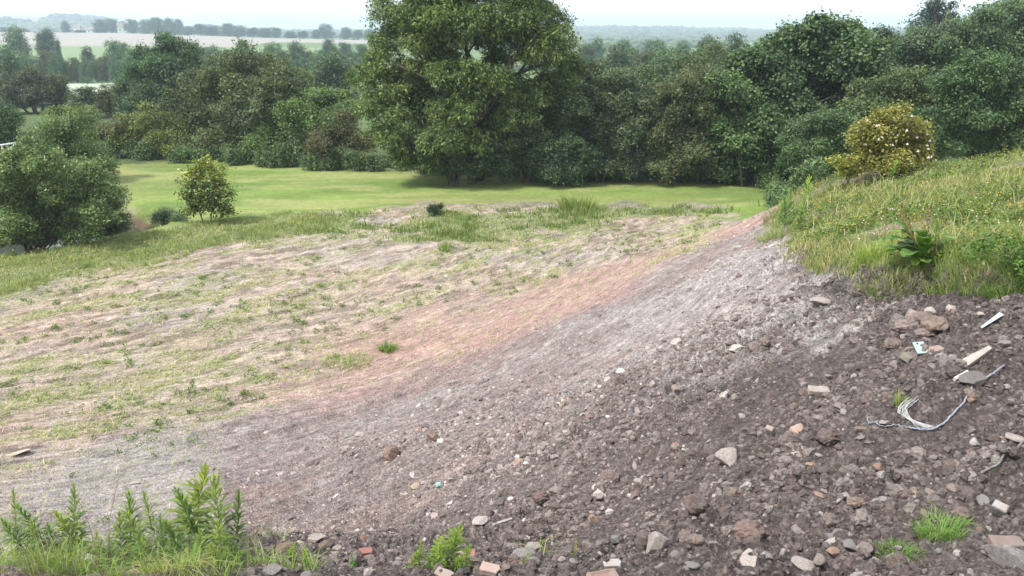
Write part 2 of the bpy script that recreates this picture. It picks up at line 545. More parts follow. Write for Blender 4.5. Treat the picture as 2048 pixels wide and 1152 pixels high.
def ground_color(X, Y, m):
    al, ac = streakc(X, Y)
    r = np.hypot(X, Y)
    az = np.degrees(np.arctan2(X, Y))
    col = np.tile(np.array([.42, .345, .295]), (len(X), 1))              # dry pale earth
    n = fbm(X, Y, .45, 4, 71)
    col = lerp3(col, (.43, .34, .285), sstep(.45, .62, n))                # orange-brown drifts
    col = lerp3(col, (.40, .345, .31), sstep(.5, .68, fbm(X, Y, .3, 3, 72)))
    fine = fbm(al * .3, ac, 3.6, 5, 73, .68)
    col = col * (1 + (fine[:, None] - .5) * 1.5)
    # strewn cut grass in swathes
    sw = fbm(al * .22, ac, 1.1, 5, 74, .66)
    gm = sstep(.44, .66, sw + .10 * sstep(15, 24, Y + .35 * -X) - .05) * sstep(10, 16, Y - X * .25)
    gm = gm * (1 - m['bank']) * (1 - .8 * m['red'])
    gcol = np.array([.38, .37, .24]) * (0.75 + .6 * fbm(al * .4, ac, 5, 3, 75, .6)[:, None])
    col = col + (gcol - col) * (gm * .36)[:, None]
    dk = sstep(.58, .68, fbm(al * .3, ac, 3.2, 4, 76, .66)) * (1 - m['bank'])
    col = lerp3(col, (.13, .105, .08), dk * .6)
    # tracked grey ground
    g = m['grey']
    gc = (np.array([.32, .30, .295]) - np.array([.11, .10, .10]) * sstep(14, 9.5, r)[:, None]) * (.75 + .6 * fbm(al * .3, ac, 2.2, 4, 77, .6)[:, None])
    col = col + (gc - col) * (g * .8)[:, None]
    # rubble bank: mauve-grey, pale drag streaks, darker to the right and near the edge
    b = m['bank']
    bc = np.tile(np.array([.265, .225, .215]), (len(X), 1))
    dark = np.clip(sstep(.2, 6.5, X + (13 - Y) * .72 + (fbm(X, Y, .5, 3, 78) - .5) * 5), 0, 1) * sstep(22, 11, Y)
    bc = bc * (1 - .28 * sstep(15, 9.5, r))[:, None]
    bc = lerp3(bc, (.095, .080, .076), dark * .9)
    bc = lerp3(bc, (.27, .205, .18), sstep(.50, .64, fbm(al * .4, ac, .7, 3, 79)) * .6 * (1 - dark))
    pp = sstep(-.8, 1.0, sdpoly(X, Y, PALEP) + (fbm(al * .3, ac, 1.2, 4, 97, .6) - .5) * 5)
    bc = lerp3(bc, (.42, .405, .40), pp * .5)
    st = sstep(.55, .72, fbm(al * .22, ac, 1.1, 4, 80, .55)) * sstep(8, 12, Y)
    st = st * sstep(.38, .6, fbm(X, Y, 3.1, 4, 96, .65))
    bc = lerp3(bc, (.40, .38, .37), st * .55)
    bc = bc * (.68 + .72 * fbm(X, Y, 7, 4, 81, .65)[:, None])
    speck = sstep(.66, .78, fbm(X, Y, 30, 2, 82, .5))
    bc = lerp3(bc, (.40, .36, .33), speck * .35)
    sm = sdpoly(X, Y, SMEAR) + (fbm(X, Y, 3, 3, 95) - .5) * .35
    bc = lerp3(bc, (.42, .40, .37), sstep(-.05, .12, sm) * .75)
    col = col + (bc - col) * b[:, None]
    rm = m['red'] * (.42 + .66 * fbm(al * .3, ac, 1.8, 4, 83))
    rc = np.array([.44, .295, .26]) * (.75 + .5 * fine[:, None])
    col = col + (rc - col) * np.clip(rm, 0, 1)[:, None]
    # rim and plateau turf soil
    tc_ = np.array([.16, .20, .07]) * (.6 + .8 * fbm(X, Y, 2, 4, 84)[:, None])
    pc = lerp3(tc_, (.25, .215, .16), sstep(.45, .62, fbm(X, Y, .9, 3, 85)))
    col = col + (pc - col) * m['plat'][:, None]
    col = col + (tc_ * 1.15 - col) * (m['rim'] * .85)[:, None]
    col = col + (tc_ * 1.2 - col) * (m['weed'] * .7)[:, None]
    # cut turf edge: dark soil, deepened to paint in the shade under the lip
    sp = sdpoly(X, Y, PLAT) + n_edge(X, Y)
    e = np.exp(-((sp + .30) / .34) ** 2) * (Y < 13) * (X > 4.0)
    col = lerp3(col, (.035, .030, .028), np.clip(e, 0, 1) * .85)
    # the mown lawn
    L = m['lawn']
    lc = np.array([.165, .240, .060]) * (.65 + .7 * fbm(X * .5, Y, .5, 4, 86)[:, None])
    lc = lerp3(lc, (.29, .31, .12), sstep(.47, .64, fbm(X * .25, Y, .8, 4, 87, .6)) * .75)
    lc = lerp3(lc, (.09, .16, .04), sstep(.56, .70, fbm(X * .3, Y, .35, 3, 88)) * .5)
    lc = lc * (.85 + .3 * fbm(X * .6, Y, 4, 3, 89, .6)[:, None])
    ed = sstep(3.5, 0, sdpoly(X, Y, LAWN)) * sstep(40, 42, Y - X * .0)
    lc = lerp3(lc, (.30, .26, .12), ed * .35)
    col = col + (lc - col) * L[:, None]
    # pond bed and its muddy bank
    sdp = sdpoly(X, Y, POND)
    col = lerp3(col, (.12, .085, .06), sstep(-.7, -.3, sdp) * (r < 60))
    # beyond the hedge: meadow, then farmland
    fcol = np.array([.085, .125, .045]) * (.7 + .6 * fbm(X, Y, .05, 3, 90)[:, None])
    fcol = np.where((r > 190)[:, None], np.array([.13, .19, .07]), fcol)
    # pale pasture beyond the first trees
    pale = (r > 185) * (r < 246) * (az < -17)
    stp = sstep(.47, .6, fbm(X * .1, Y, .06, 3, 92))
    fcol = np.where(pale[:, None] > 0, np.array([.42, .50, .36]) * (1 - .3 * stp[:, None]), fcol)
    grn = (r > 440) * (r < 640) * (az < -12)
    fcol = np.where(grn[:, None] > 0, np.array([.19, .26, .12]), fcol)
    wheat = (r >= 632 + 130 * sstep(-17.5, -14.5, az)) * (r < 905) * (az < 2)
    fcol = np.where(wheat[:, None] > 0, np.array([.33, .305, .27]) * (.93 + .14 * fbm(X * .2, Y, .05, 3, 91)[:, None]), fcol)
    hl = sstep(1400, 1900, r)
    patch = vnoise(az * .35, r / 420, 93)
    hcol = np.where((patch > .68)[:, None], np.array([.30, .30, .20]), np.array([.045, .07, .035]))
    fcol = fcol * (1 - hl[:, None]) + hcol * hl[:, None]
    col = col + (fcol - col) * m['far'][:, None]
    return np.clip(col, .01, .8)


def build_ground():
    pass
    azd = np.radians(np.concatenate([np.linspace(-180, -46, 42, endpoint=False), np.linspace(-46, -34, 70, endpoint=False), np.linspace(-34, 34, 980, endpoint=False),
                                     np.linspace(34, 46, 70, endpoint=False), np.linspace(46, 180, 42)]))
    rr = np.concatenate([[.02, .6, 1.2, 1.9], np.exp(np.linspace(math.log(2.5), math.log(4.6), 50, endpoint=False)),
                         np.exp(np.linspace(math.log(4.6), math.log(34), 680, endpoint=False)),
                         np.exp(np.linspace(math.log(34), math.log(66), 110, endpoint=False)), np.exp(np.linspace(math.log(66), math.log(6500), 170))])
    A, RR = np.meshgrid(azd, rr)
    X, Y = (np.sin(A) * RR).ravel(), (np.cos(A) * RR).ravel()
    m = masks(X, Y)
    Z = height(X, Y, m)
    col = ground_color(X, Y, m)
    na, nr = len(azd), len(rr)
    i = np.arange(nr - 1)[:, None] * na + np.arange(na - 1)[None, :]
    F = np.stack([i, i + na, i + na + 1, i + 1], -1).reshape(-1, 4)[:, ::-1]
    V = np.stack([X, Y, Z], -1)
    turf = np.maximum(m['lawn'], np.maximum(m['rim'] * .7, m['plat'] * .6))
    soil = (1 - m['far']) * (1 - m['lawn'])
    al, ac = streakc(X, Y)
    loose = roughness(X, Y, al, ac) * m['bank']
    drag = np.stack([al, ac, X * 0, X * 0 + 1], 1)
    # split by kind of ground; the sheets share their border vertices exactly
    fl = m['lawn'][F].mean(1) > .5
    ff = (m['far'][F].mean(1) > .5)
    reg = np.where(ff, 2, np.where(fl, 1, 0))
    for k, nm in enumerate(('ground', 'lawn', 'farmland')):
        fk = F[reg == k]
        used, inv = np.unique(fk, return_inverse=True)
        me = npmesh(nm, V[used], inv.reshape(-1, 4), M['ground'],
                    {'col': ('FLOAT_COLOR', 'POINT', np.concatenate([col[used], np.ones((len(used), 1))], 1)),
                     'drag': ('FLOAT_COLOR', 'POINT', drag[used]), 'loose': ('FLOAT', 'POINT', loose[used]),
                     'soil': ('FLOAT', 'POINT', soil[used]), 'turf': ('FLOAT', 'POINT', turf[used])})
        tag(link(nm, me), None, None, None, 'structure')


def groundmat():
    m, nt, p = newmat('ground')
    L = nt.links
    c = attr(nt, 'col').outputs['Color']
    soil = attr(nt, 'soil').outputs['Fac']
    tcn = nt.nodes.new('ShaderNodeTexCoord')
    vec = tcn.outputs['Object']
    n1 = noise(nt, 22, 5, .65, vec)
    n2 = noise(nt, 4, 5, .6, vec)
    c = mixc(nt, c, mixc(nt, (.62, .62, .62), (1.4, 1.38, 1.35), mrange(nt, n1, .3, .7, 0, 1)), mrange(nt, soil, 0, 1, .35, 1), 'MULTIPLY')
    lsoil = mrange(nt, attr(nt, 'loose').outputs['Fac'], 0, 1, .25, 1)
    lsoil = mixc(nt, (0, 0, 0), lsoil, soil)
    for sc_, lo, hi in ((34, .70, 1.32), (13, .82, 1.2)):
        vc = nt.nodes.new('ShaderNodeTexVoronoi')
        vc.inputs['Scale'].default_value = sc_
        L.new(vec, vc.inputs['Vector'])
        sc3 = nt.nodes.new('ShaderNodeSeparateColor')
        L.new(vc.outputs['Color'], sc3.inputs[0])
        cell = mrange(nt, sc3.outputs[0], 0, 1, lo, hi)
        c = mixc(nt, c, cell, lsoil, 'MULTIPLY')
    # grain smeared along the drag lines
    mp = nt.nodes.new('ShaderNodeMapping')
    mp.inputs['Scale'].default_value = (.9, 5.5, 1)
    L.new(attr(nt, 'drag').outputs['Color'], mp.inputs['Vector'])
    dn = noise(nt, 1.6, 7, .68, mp.outputs[0])
    c = mixc(nt, c, mixc(nt, (.55, .55, .55), (1.5, 1.48, 1.46), mrange(nt, dn, .32, .68, 0, 1)), mrange(nt, soil, 0, 1, 0, .8), 'MULTIPLY')
    c = mixc(nt, c, mixc(nt, (.85, .85, .85), (1.15, 1.15, 1.15), mrange(nt, n2, .3, .7, 0, 1)), 1.0, 'MULTIPLY')
    L.new(c, p.inputs['Base Color'])
    p.inputs['Roughness'].default_value = .95
    p.inputs['Specular IOR Level'].default_value = .15
    # stones and crumbs too small to model: voronoi + noise relief
    vo = nt.nodes.new('ShaderNodeTexVoronoi')
    vo.inputs['Scale'].default_value = 30
    L.new(vec, vo.inputs['Vector'])
    b1 = nt.nodes.new('ShaderNodeBump')
    b1.inputs['Distance'].default_value = .035
    L.new(mrange(nt, soil, 0, 1, .03, .9), b1.inputs['Strength'])
    b1.invert = True
    L.new(vo.outputs['Distance'], b1.inputs['Height'])
    b2 = nt.nodes.new('ShaderNodeBump')
    b2.inputs['Distance'].default_value = .03
    b2.inputs['Strength'].default_value = .6
    L.new(noise(nt, 35, 6, .7, vec), b2.inputs['Height'])
    L.new(b1.outputs[0], b2.inputs['Normal'])
    b3 = nt.nodes.new('ShaderNodeBump')
    b3.inputs['Distance'].default_value = .09
    L.new(mrange(nt, soil, 0, 1, 0, .8), b3.inputs['Strength'])
    L.new(dn, b3.inputs['Height'])
    L.new(b2.outputs[0], b3.inputs['Normal'])
    L.new(b3.outputs[0], p.inputs['Normal'])
    return m


M['ground'] = groundmat()
build_ground()

# pond water
m, nt, p = newmat('pond_water')
p.inputs['Base Color'].default_value = (.05, .06, .045, 1)
p.inputs['Roughness'].default_value = .06
p.inputs['IOR'].default_value = 1.33
bmp = nt.nodes.new('ShaderNodeBump')
bmp.inputs['Strength'].default_value = .12
bmp.inputs['Distance'].default_value = .05
nt.links.new(noise(nt, 5, 3), bmp.inputs['Height'])
nt.links.new(bmp.outputs[0], p.inputs['Normal'])
cx, cyy = np.mean([q[0] for q in POND]), np.mean([q[1] for q in POND])
wv = [(cx + (q[0] - cx) * 1.12, cyy + (q[1] - cyy) * 1.12, -1.1) for q in POND]
me = bpy.data.meshes.new('pond_water')
me.from_pydata(wv, [], [tuple(range(len(wv)))])
me.materials.append(m)
tag(link('pond_water', me), None, None, None, 'structure')
# ------------------------------------------------------------------ foliage


def unit(v):
    return v / (np.linalg.norm(v, axis=-1, keepdims=True) + 1e-9)


def leaf_quads(P, Nn, Ax, L, Wd, fold=.0):
    """diamond leaves: centre P, normal Nn, long axis Ax"""
    Ax = unit(Ax - Nn * (Ax * Nn).sum(1, keepdims=True))
    B = np.cross(Nn, Ax)
    L = np.asarray(L)[:, None]
    Wd = np.asarray(Wd)[:, None]
    v = np.stack([P - Ax * L / 2, P + B * Wd / 2 - Ax * L * .08 + Nn * fold * Wd, P + Ax * L / 2, P - B * Wd / 2 - Ax * L * .08 + Nn * fold * Wd], 1)
    return v.reshape(-1, 3)


def crown_arrays(blobs, n, leaf, rng, clump=14, cr=2.2, droop=.0, hollow=.45, zmin=.05, sub=9):
    """boughs carry lobes, lobes carry leaf clumps, clumps carry leaves"""
    B = np.array(blobs, float)                     # cx cy cz rx ry rz
    if sub:
        k = np.repeat(np.arange(len(B)), sub)
        d = unit(rng.normal(size=(len(k), 3)) + np.array([0, 0, .25]))
        q = rng.uniform(.26, .50, len(k))
        ctr = B[k, :3] + d * B[k, 3:6] * (rng.uniform(.55, .98, len(k)))[:, None]
        Sb = np.concatenate([ctr, B[k, 3:6] * q[:, None] * np.array([1, 1, .8])], 1)
        core = B.copy()
        core[:, 3:6] *= .62
        tb = np.concatenate([rng.normal(0, .10, len(Sb)), np.full(len(core), -.05)])
        B = np.concatenate([Sb, core])
    else:
        tb = np.zeros(len(B))
    area = (B[:, 3] * B[:, 5] + B[:, 3] * B[:, 4] + B[:, 4] * B[:, 5])
    nc = max(4, int(1.35 * n / clump))
    k = rng.choice(len(B), nc, p=area / area.sum())
    d = unit(rng.normal(size=(nc, 3)) + np.array([0, 0, .35]))
    rad = hollow + (1.06 - hollow) * rng.random(nc) ** .45
    out = rng.random(nc) < .17
    rad = rad + out * rng.random(nc) ** 1.5 * .6
    c = B[k, :3] + d * B[k, 3:6] * rad[:, None]
    tonec = rng.normal(0, .15, nc) + tb[k]
    cs = leaf * cr * (.5 + .9 * rng.random(nc))
    P = np.repeat(c, clump, 0) + rng.normal(size=(nc * clump, 3)) * np.repeat(cs, clump)[:, None] * np.array([.6, .6, .45])
    D = np.repeat(d, clump, 0)
    N_ = nc * clump
    nn = unit(D * .45 + np.array([0, 0, .7]) + rng.normal(size=(N_, 3)) * .55)
    ax = unit(D + rng.normal(size=(N_, 3)) * .7 + np.array([0, 0, -droop]))
    keep = P[:, 2] > zmin
    s = leaf * (.5 + .95 * rng.random(N_))
    tone = np.clip(.45 + np.repeat(tonec, clump) + rng.normal(0, .24, N_), 0, 1)
    return P[keep], nn[keep], ax[keep], s[keep], tone[keep]


def crown_mesh(name, blobs, n, leaf, seed, mat, aspect=.55, **kw):
    rng = np.random.default_rng(seed)
    P, nn, ax, s, tone = crown_arrays(blobs, n, leaf, rng, **kw)
    V = leaf_quads(P, nn, ax, s, s * aspect, .12)
    return npmesh(name, V, np.arange(len(V)).reshape(-1, 4), mat, {'tone': ('FLOAT', 'FACE', tone)})


def auto_blobs(w, h, seed, n=11, low=.12, flat=1.0, cone=0):
    rg = random.Random(seed)
    out = []
    for i in range(n):
        t = (i + .5) / n
        z = low + (1 - low) * (.12 + .80 * t)
        env = math.sqrt(max(.05, 1 - ((z - .45) / .58) ** 2)) * (1 - cone * z)
        a = i * 2.4 + rg.uniform(-.4, .4)
        r = rg.uniform(.30, .62) * env if i < n - 1 else .08
        br = rg.uniform(.17, .26)
        out.append((math.cos(a) * r * w / 2, math.sin(a) * r * w / 2, z * h - br * h * .15, br * w, br * w, br * h * .85 * flat))
    out.append((0, 0, .5 * h, .26 * w, .26 * w, .30 * h))
    return out


def trunk_mb(blobs, h, r, seed, stems=1, base_z=0, lean=0, limbs=8, fork=.25):
    rg = random.Random(seed)
    mb = MB()
    for s in range(stems):
        a = 2 * math.pi * s / stems + rg.random()
        off = 0 if stems == 1 else r * 2.0
        b0 = Vector((math.cos(a) * off, math.sin(a) * off, base_z - .25))
        top = Vector((math.cos(a) * off * 3 + rg.uniform(-.05, .05) * h, math.sin(a) * off * 3, h * fork))
        rs = r * (1 if stems == 1 else .6)
        mb.tube([b0, b0.lerp(top, .25) + Vector((rg.uniform(-1, 1) * r * .4, 0, 0)), b0.lerp(top, .6), top], [rs * 1.35, rs, rs * .9, rs * .8], 8)
        bl = list(blobs)
        rg.shuffle(bl)
        for bb in bl[:max(2, limbs // stems)]:
            e_ = Vector(bb[:3]) + Vector((0, 0, bb[5] * .5))
            st = b0.lerp(top, rg.uniform(.7, 1.0))
            mid = st.lerp(e_, .5) + Vector((rg.uniform(-1, 1), rg.uniform(-1, 1), rg.uniform(0, .9))) * h * .04
            mb.tube([st, st.lerp(mid, .5), mid, mid.lerp(e_, .6), e_], [rs * .62, rs * .5, rs * .38, rs * .24, rs * .08], 6)
            for q in range(2):
                st2 = mid.lerp(e_, rg.uniform(.0, .5))
                e2 = Vector(bb[:3]) + Vector((rg.uniform(-1, 1) * bb[3], rg.uniform(-1, 1) * bb[4], rg.uniform(-.2, 1) * bb[5])) * .8
                mb.tube([st2, st2.lerp(e2, .5) + Vector((0, 0, .02 * h)), e2], [rs * .26, rs * .16, rs * .05], 5)
    return mb


SEED = [100]


def tree(name, label, cat, base_uvY, blobs=None, wh=None, n=9000, leaf=.2, mat='leaf', col=(1, 1, 1), r=.18, stems=1, group=None, aspect=.55, nb=11, low=.08, limbs=8, fork=.25, cone=0, zoff=0, **kw):
    """blobs: boughs as (u, v, radius px[, depth offset m]) at the tree's own distance, or wh = width and height in metres"""
    if leaf >= .15 and mat != 'leaf_far':
        leaf *= .66
        n = int(n * 1.9)
    SEED[0] += 1
    u, v, Y = base_uvY
    x, y, _ = at(u, v, Y)
    z0 = hz(x, y) + zoff
    rg = random.Random(SEED[0])
    if blobs:
        bl = []
        us = [b[0] for b in blobs]
        span = (max(us) - min(us)) / FPX * Y * .5 + 1
        for b in blobs:
            dy = b[3] if len(b) > 3 else rg.uniform(-.35, .35) * span
            q = Vector(at(b[0], b[1], Y + dy)) - Vector((x, y, z0))
            rad = b[2] / FPX * Y * 1.12
            bl.append((q.x, q.y, q.z, rad, rad, rad * .85))
        if len(bl) > 3:                              # the boughs on the far side
            for b in bl[::2]:
                bl.append((b[0] * .8, b[1] + b[3] * .9, b[2] * .97, b[3] * .9, b[4], b[5] * .9))
        h = max(b[2] + b[5] for b in bl)
    else:
        w, h = wh
        bl = auto_blobs(w, h, SEED[0], nb, low, cone=cone)
    t = thing(name, label, cat, (x, y, z0), group)
    trunk_mb(bl, h, r, SEED[0], stems, limbs=limbs, fork=fork).build('trunk', M['bark'], t)
    link('crown', crown_mesh('crown', bl, n, leaf, SEED[0], M[mat], aspect, **kw), t, color=col)
    return t


# ---- ash tree standing in the hedge, centre of the view
M['ash'] = leafmat('ash_leaf', (.030, .075, .025), (.25, .345, .11), .4, .5, .3, (.42, .50, .19))
ash_blobs = [(800, 40, 46), (860, 8, 56), (930, -35, 60), (1000, -20, 56), (1065, 15, 52), (1110, 40, 30), (850, -60, 50), (1040, -70, 55), (940, -110, 60), (780, 95, 44),
             (845, 80, 44), (915, 65, 48), (985, 60, 44), (1050, 85, 42), (1105, 95, 42), (1135, 125, 34), (765, 165, 44), (830, 165, 50), (880, 125, 34), (1095, 165, 40), (1140, 170, 26),
             (770, 235, 46), (850, 225, 54), (915, 200, 46), (1050, 190, 40, -1), (790, 285, 40), (850, 285, 40), (940, 255, 46), (970, 215, 40), (985, 270, 34), (1000, 170, 32), (755, 130, 30), (1000, 120, 26, 2), (905, 155, 40, -2.2), (955, 170, 40, -2.8), (925, 225, 40, -2.8), (890, 280, 40, -2.6), (945, 290, 34, -2.2), (820, 310, 32, -1), (1020, 240, 40, -1.5), (860, 322, 26, -2), (960, 50, 50, -2), (890, 40, 46, -2), (1040, 50, 44, -2)]
tree('ash_tree', 'tall spreading ash tree with light green drooping leaf sprays, highest tree in view', 'tree', (935, 340, 47), ash_blobs, n=125000, leaf=.26, mat='ash',
     r=.34, stems=3, aspect=.36, limbs=26, fork=.30, droop=.8, cr=1.5, clump=16, hollow=.5)

# ---- hedge trees and shrubs along the far side of the lawn, from the left
BR, GR, YL, BL, DK = (1.15, .85, .85), (.95, 1.1, .9), (1.6, 1.45, .9), (.85, 1.0, 1.25), (.7, .75, .8)
tree('hazel_bush', 'brownish hazel bush left of the yellow tipped bush, behind the lawn', 'bush', (212, 300, 57), [(185, 275, 24), (215, 265, 26), (245, 270, 28), (225, 290, 24), (190, 295, 20)], n=7000, leaf=.17, col=(1.25, .95, .8), r=.06, stems=4)
tree('field_maple', 'low domed bush with yellow and green tips behind the lawn', 'bush', (300, 305, 56), [(262, 250, 26), (300, 238, 28), (340, 255, 28), (275, 280, 26), (320, 285, 28), (350, 285, 20), (240, 275, 20)], n=9000, leaf=.18, col=YL, r=.08, stems=4)
tree('hawthorn', 'broad brownish green hawthorn, widest crown left of the ash tree', 'tree', (480, 315, 57), [(390, 180, 40), (440, 145, 44), (500, 135, 42), (555, 150, 36), (585, 190, 32), (370, 225, 38), (430, 215, 50), (500, 215, 55), (560, 235, 44), (390, 280, 34), (450, 285, 42), (520, 285, 40), (420, 165, 34), (350, 200, 22)], n=26000, leaf=.2, col=(1.08, 1.0, .85), r=.2, stems=3, aspect=.7)
tree('elder_bush', 'fresh green elder bush with pale tips right of the brown hawthorn', 'bush', (590, 325, 54), [(545, 250, 28), (590, 225, 30), (640, 205, 30), (680, 200, 24), (620, 255, 34), (570, 290, 32), (520, 290, 26), (660, 240, 28), (700, 225, 22), (610, 300, 24)], n=15000, leaf=.2, col=(1.35, 1.5, 1.0), r=.09, stems=4)
tree('dogwood_bush', 'reddish brown dogwood bush between the elder and the ash', 'bush', (675, 325, 52), [(660, 265, 30), (695, 250, 26), (640, 300, 28), (690, 300, 34), (725, 290, 26), (735, 325, 20)], n=11000, leaf=.16, col=(1.3, .95, .85), r=.06, stems=4)
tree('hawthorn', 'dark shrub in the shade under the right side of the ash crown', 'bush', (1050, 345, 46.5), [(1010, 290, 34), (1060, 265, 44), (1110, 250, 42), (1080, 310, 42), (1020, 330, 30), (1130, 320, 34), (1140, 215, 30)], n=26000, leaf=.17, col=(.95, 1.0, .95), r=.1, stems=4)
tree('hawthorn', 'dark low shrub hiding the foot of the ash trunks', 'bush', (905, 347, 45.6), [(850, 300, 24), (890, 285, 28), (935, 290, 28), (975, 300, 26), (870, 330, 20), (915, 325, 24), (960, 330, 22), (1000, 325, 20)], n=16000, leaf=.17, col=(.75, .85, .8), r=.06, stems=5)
tree('hawthorn', 'leafy thorn shrub at the lawn edge between the ash shade and the grey sallow', 'bush', (1125, 358, 45.8), [(1095, 315, 26), (1130, 300, 30), (1165, 315, 28), (1110, 340, 22), (1150, 342, 24), (1185, 340, 20), (1075, 340, 18)], n=16000, leaf=.17, col=(.95, 1.05, 1.0), r=.06, stems=5)
tree('grey_willow', 'grey green sallow with pale leaf undersides just right of the ash', 'tree', (1200, 355, 47), [(1190, 150, 28), (1225, 165, 30), (1180, 195, 34), (1230, 215, 38), (1270, 190, 32), (1300, 215, 30), (1190, 260, 38), (1250, 265, 40), (1210, 320, 36), (1270, 325, 34)], n=26000, leaf=.2, col=(1.25, 1.2, 1.25), r=.12, stems=4, aspect=.4)
tree('hawthorn', 'brown tinged hawthorn between the grey sallow and the big sycamore', 'tree', (1345, 362, 46.2), [(1330, 195, 30), (1370, 175, 32), (1400, 160, 30), (1350, 240, 40), (1400, 225, 38), (1320, 290, 38), (1380, 295, 42), (1340, 335, 32), (1400, 335, 34)], n=24000, leaf=.18, col=(1.2, 1.05, .95), r=.12, stems=3)
tree('sycamore', 'big dark sycamore with lit rounded top, tallest in the right hand wood', 'tree', (1570, 365, 48), [(1620, 75, 36), (1665, 65, 38), (1580, 95, 34), (1700, 90, 34), (1545, 115, 32), (1630, 120, 46), (1700, 130, 42), (1740, 110, 30), (1500, 130, 32), (1560, 165, 44), (1640, 185, 48), (1500, 185, 38), (1460, 150, 28), (1720, 185, 40), (1590, 225, 40), (1530, 235, 40)], n=42000, leaf=.26, col=(.95, 1.1, .95), r=.3, stems=2, limbs=16, aspect=.75)
tree('sycamore', 'leafy young sycamore in front of the big sycamore, bright tops to its boughs', 'tree', (1490, 365, 45.5), [(1450, 175, 30), (1430, 215, 32), (1480, 205, 34), (1520, 250, 34), (1450, 255, 36), (1500, 290, 38), (1440, 300, 34), (1470, 335, 34), (1530, 330, 34), (1560, 300, 30)], n=26000, leaf=.23, col=(1.15, 1.3, 1.0), r=.14, stems=3, aspect=.75)
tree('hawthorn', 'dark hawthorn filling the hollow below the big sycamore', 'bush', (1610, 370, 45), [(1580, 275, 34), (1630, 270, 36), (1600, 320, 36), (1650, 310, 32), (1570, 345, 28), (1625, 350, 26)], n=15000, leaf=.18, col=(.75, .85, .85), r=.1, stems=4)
tree('hawthorn', 'bushy green hawthorn just left of the flowering rose', 'bush', (1650, 375, 38), [(1600, 270, 32), (1645, 255, 32), (1690, 250, 30), (1620, 310, 38), (1670, 305, 38), (1640, 350, 34), (1590, 315, 26), (1700, 330, 30)], n=20000, leaf=.15, col=(.95, 1.1, .9), r=.1, stems=4)
tree('field_maple', 'olive green maple behind the flowering rose', 'tree', (1790, 370, 44), [(1730, 190, 34), (1780, 175, 36), (1830, 160, 34), (1750, 235, 40), (1810, 225, 44), (1870, 215, 38), (1740, 290, 36), (1870, 280, 44), (1800, 300, 40), (1700, 225, 30)], n=28000, leaf=.2, col=(1.15, 1.15, .9), r=.16, stems=3)
tree('blackthorn', 'wide mid green thicket tree at the right edge of the wood', 'tree', (1960, 380, 40), [(1900, 170, 36), (1950, 150, 38), (2010, 150, 40), (1920, 225, 42), (1980, 220, 46), (2050, 210, 44), (1900, 285, 40), (1960, 290, 42), (2030, 285, 44), (2100, 180, 44), (2110, 260, 46), (1850, 235, 28)], n=32000, leaf=.18, col=(.9, 1.1, .9), r=.14, stems=4)
tree('oak', 'grey green oak on the rise above the right hand thicket', 'tree', (1850, 300, 62), [(1780, 95, 34), (1830, 90, 38), (1880, 95, 36), (1800, 140, 36), (1860, 140, 40), (1740, 120, 28), (1920, 120, 36), (1770, 175, 30)], n=20000, leaf=.26, col=(1.0, 1.05, 1.15), r=.24, limbs=12)
tree('oak', 'tall pale green oak on the rise in the top right corner', 'tree', (2000, 300, 60), [(1930, 75, 34), (1980, 50, 36), (2030, 35, 36), (2080, 40, 40), (1950, 120, 38), (2010, 100, 42), (2070, 110, 44), (1900, 95, 26)], n=20000, leaf=.26, col=(1.1, 1.2, 1.15), r=.26, limbs=12)
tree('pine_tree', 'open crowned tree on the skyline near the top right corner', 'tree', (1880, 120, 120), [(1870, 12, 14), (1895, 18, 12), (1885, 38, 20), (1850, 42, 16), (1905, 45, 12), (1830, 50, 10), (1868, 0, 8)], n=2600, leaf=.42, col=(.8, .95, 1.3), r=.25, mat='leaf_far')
# ---- filler thicket inside the right hand wood, behind the front trees
for (u, v0, Y, w, h, lab, cl) in [
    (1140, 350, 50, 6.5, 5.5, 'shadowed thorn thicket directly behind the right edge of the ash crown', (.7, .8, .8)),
    (1275, 350, 51, 7, 6.2, 'dull green thorn behind the gap between the grey sallow and the brown hawthorn', (.9, 1.0, .9)),
    (1420, 355, 51, 7, 7.2, 'dusky green thorn standing left of the big sycamore', (1.0, 1.0, .85)),
    (1690, 350, 50, 8, 7.0, 'dark thorn in the notch between the big sycamore and the olive maple', (.75, .9, .85)),
]:
    tree('hawthorn', lab, 'tree', (u, v0, Y), wh=(w, h), n=14000, leaf=.2, col=cl, r=.12, stems=3, nb=16, low=.02)

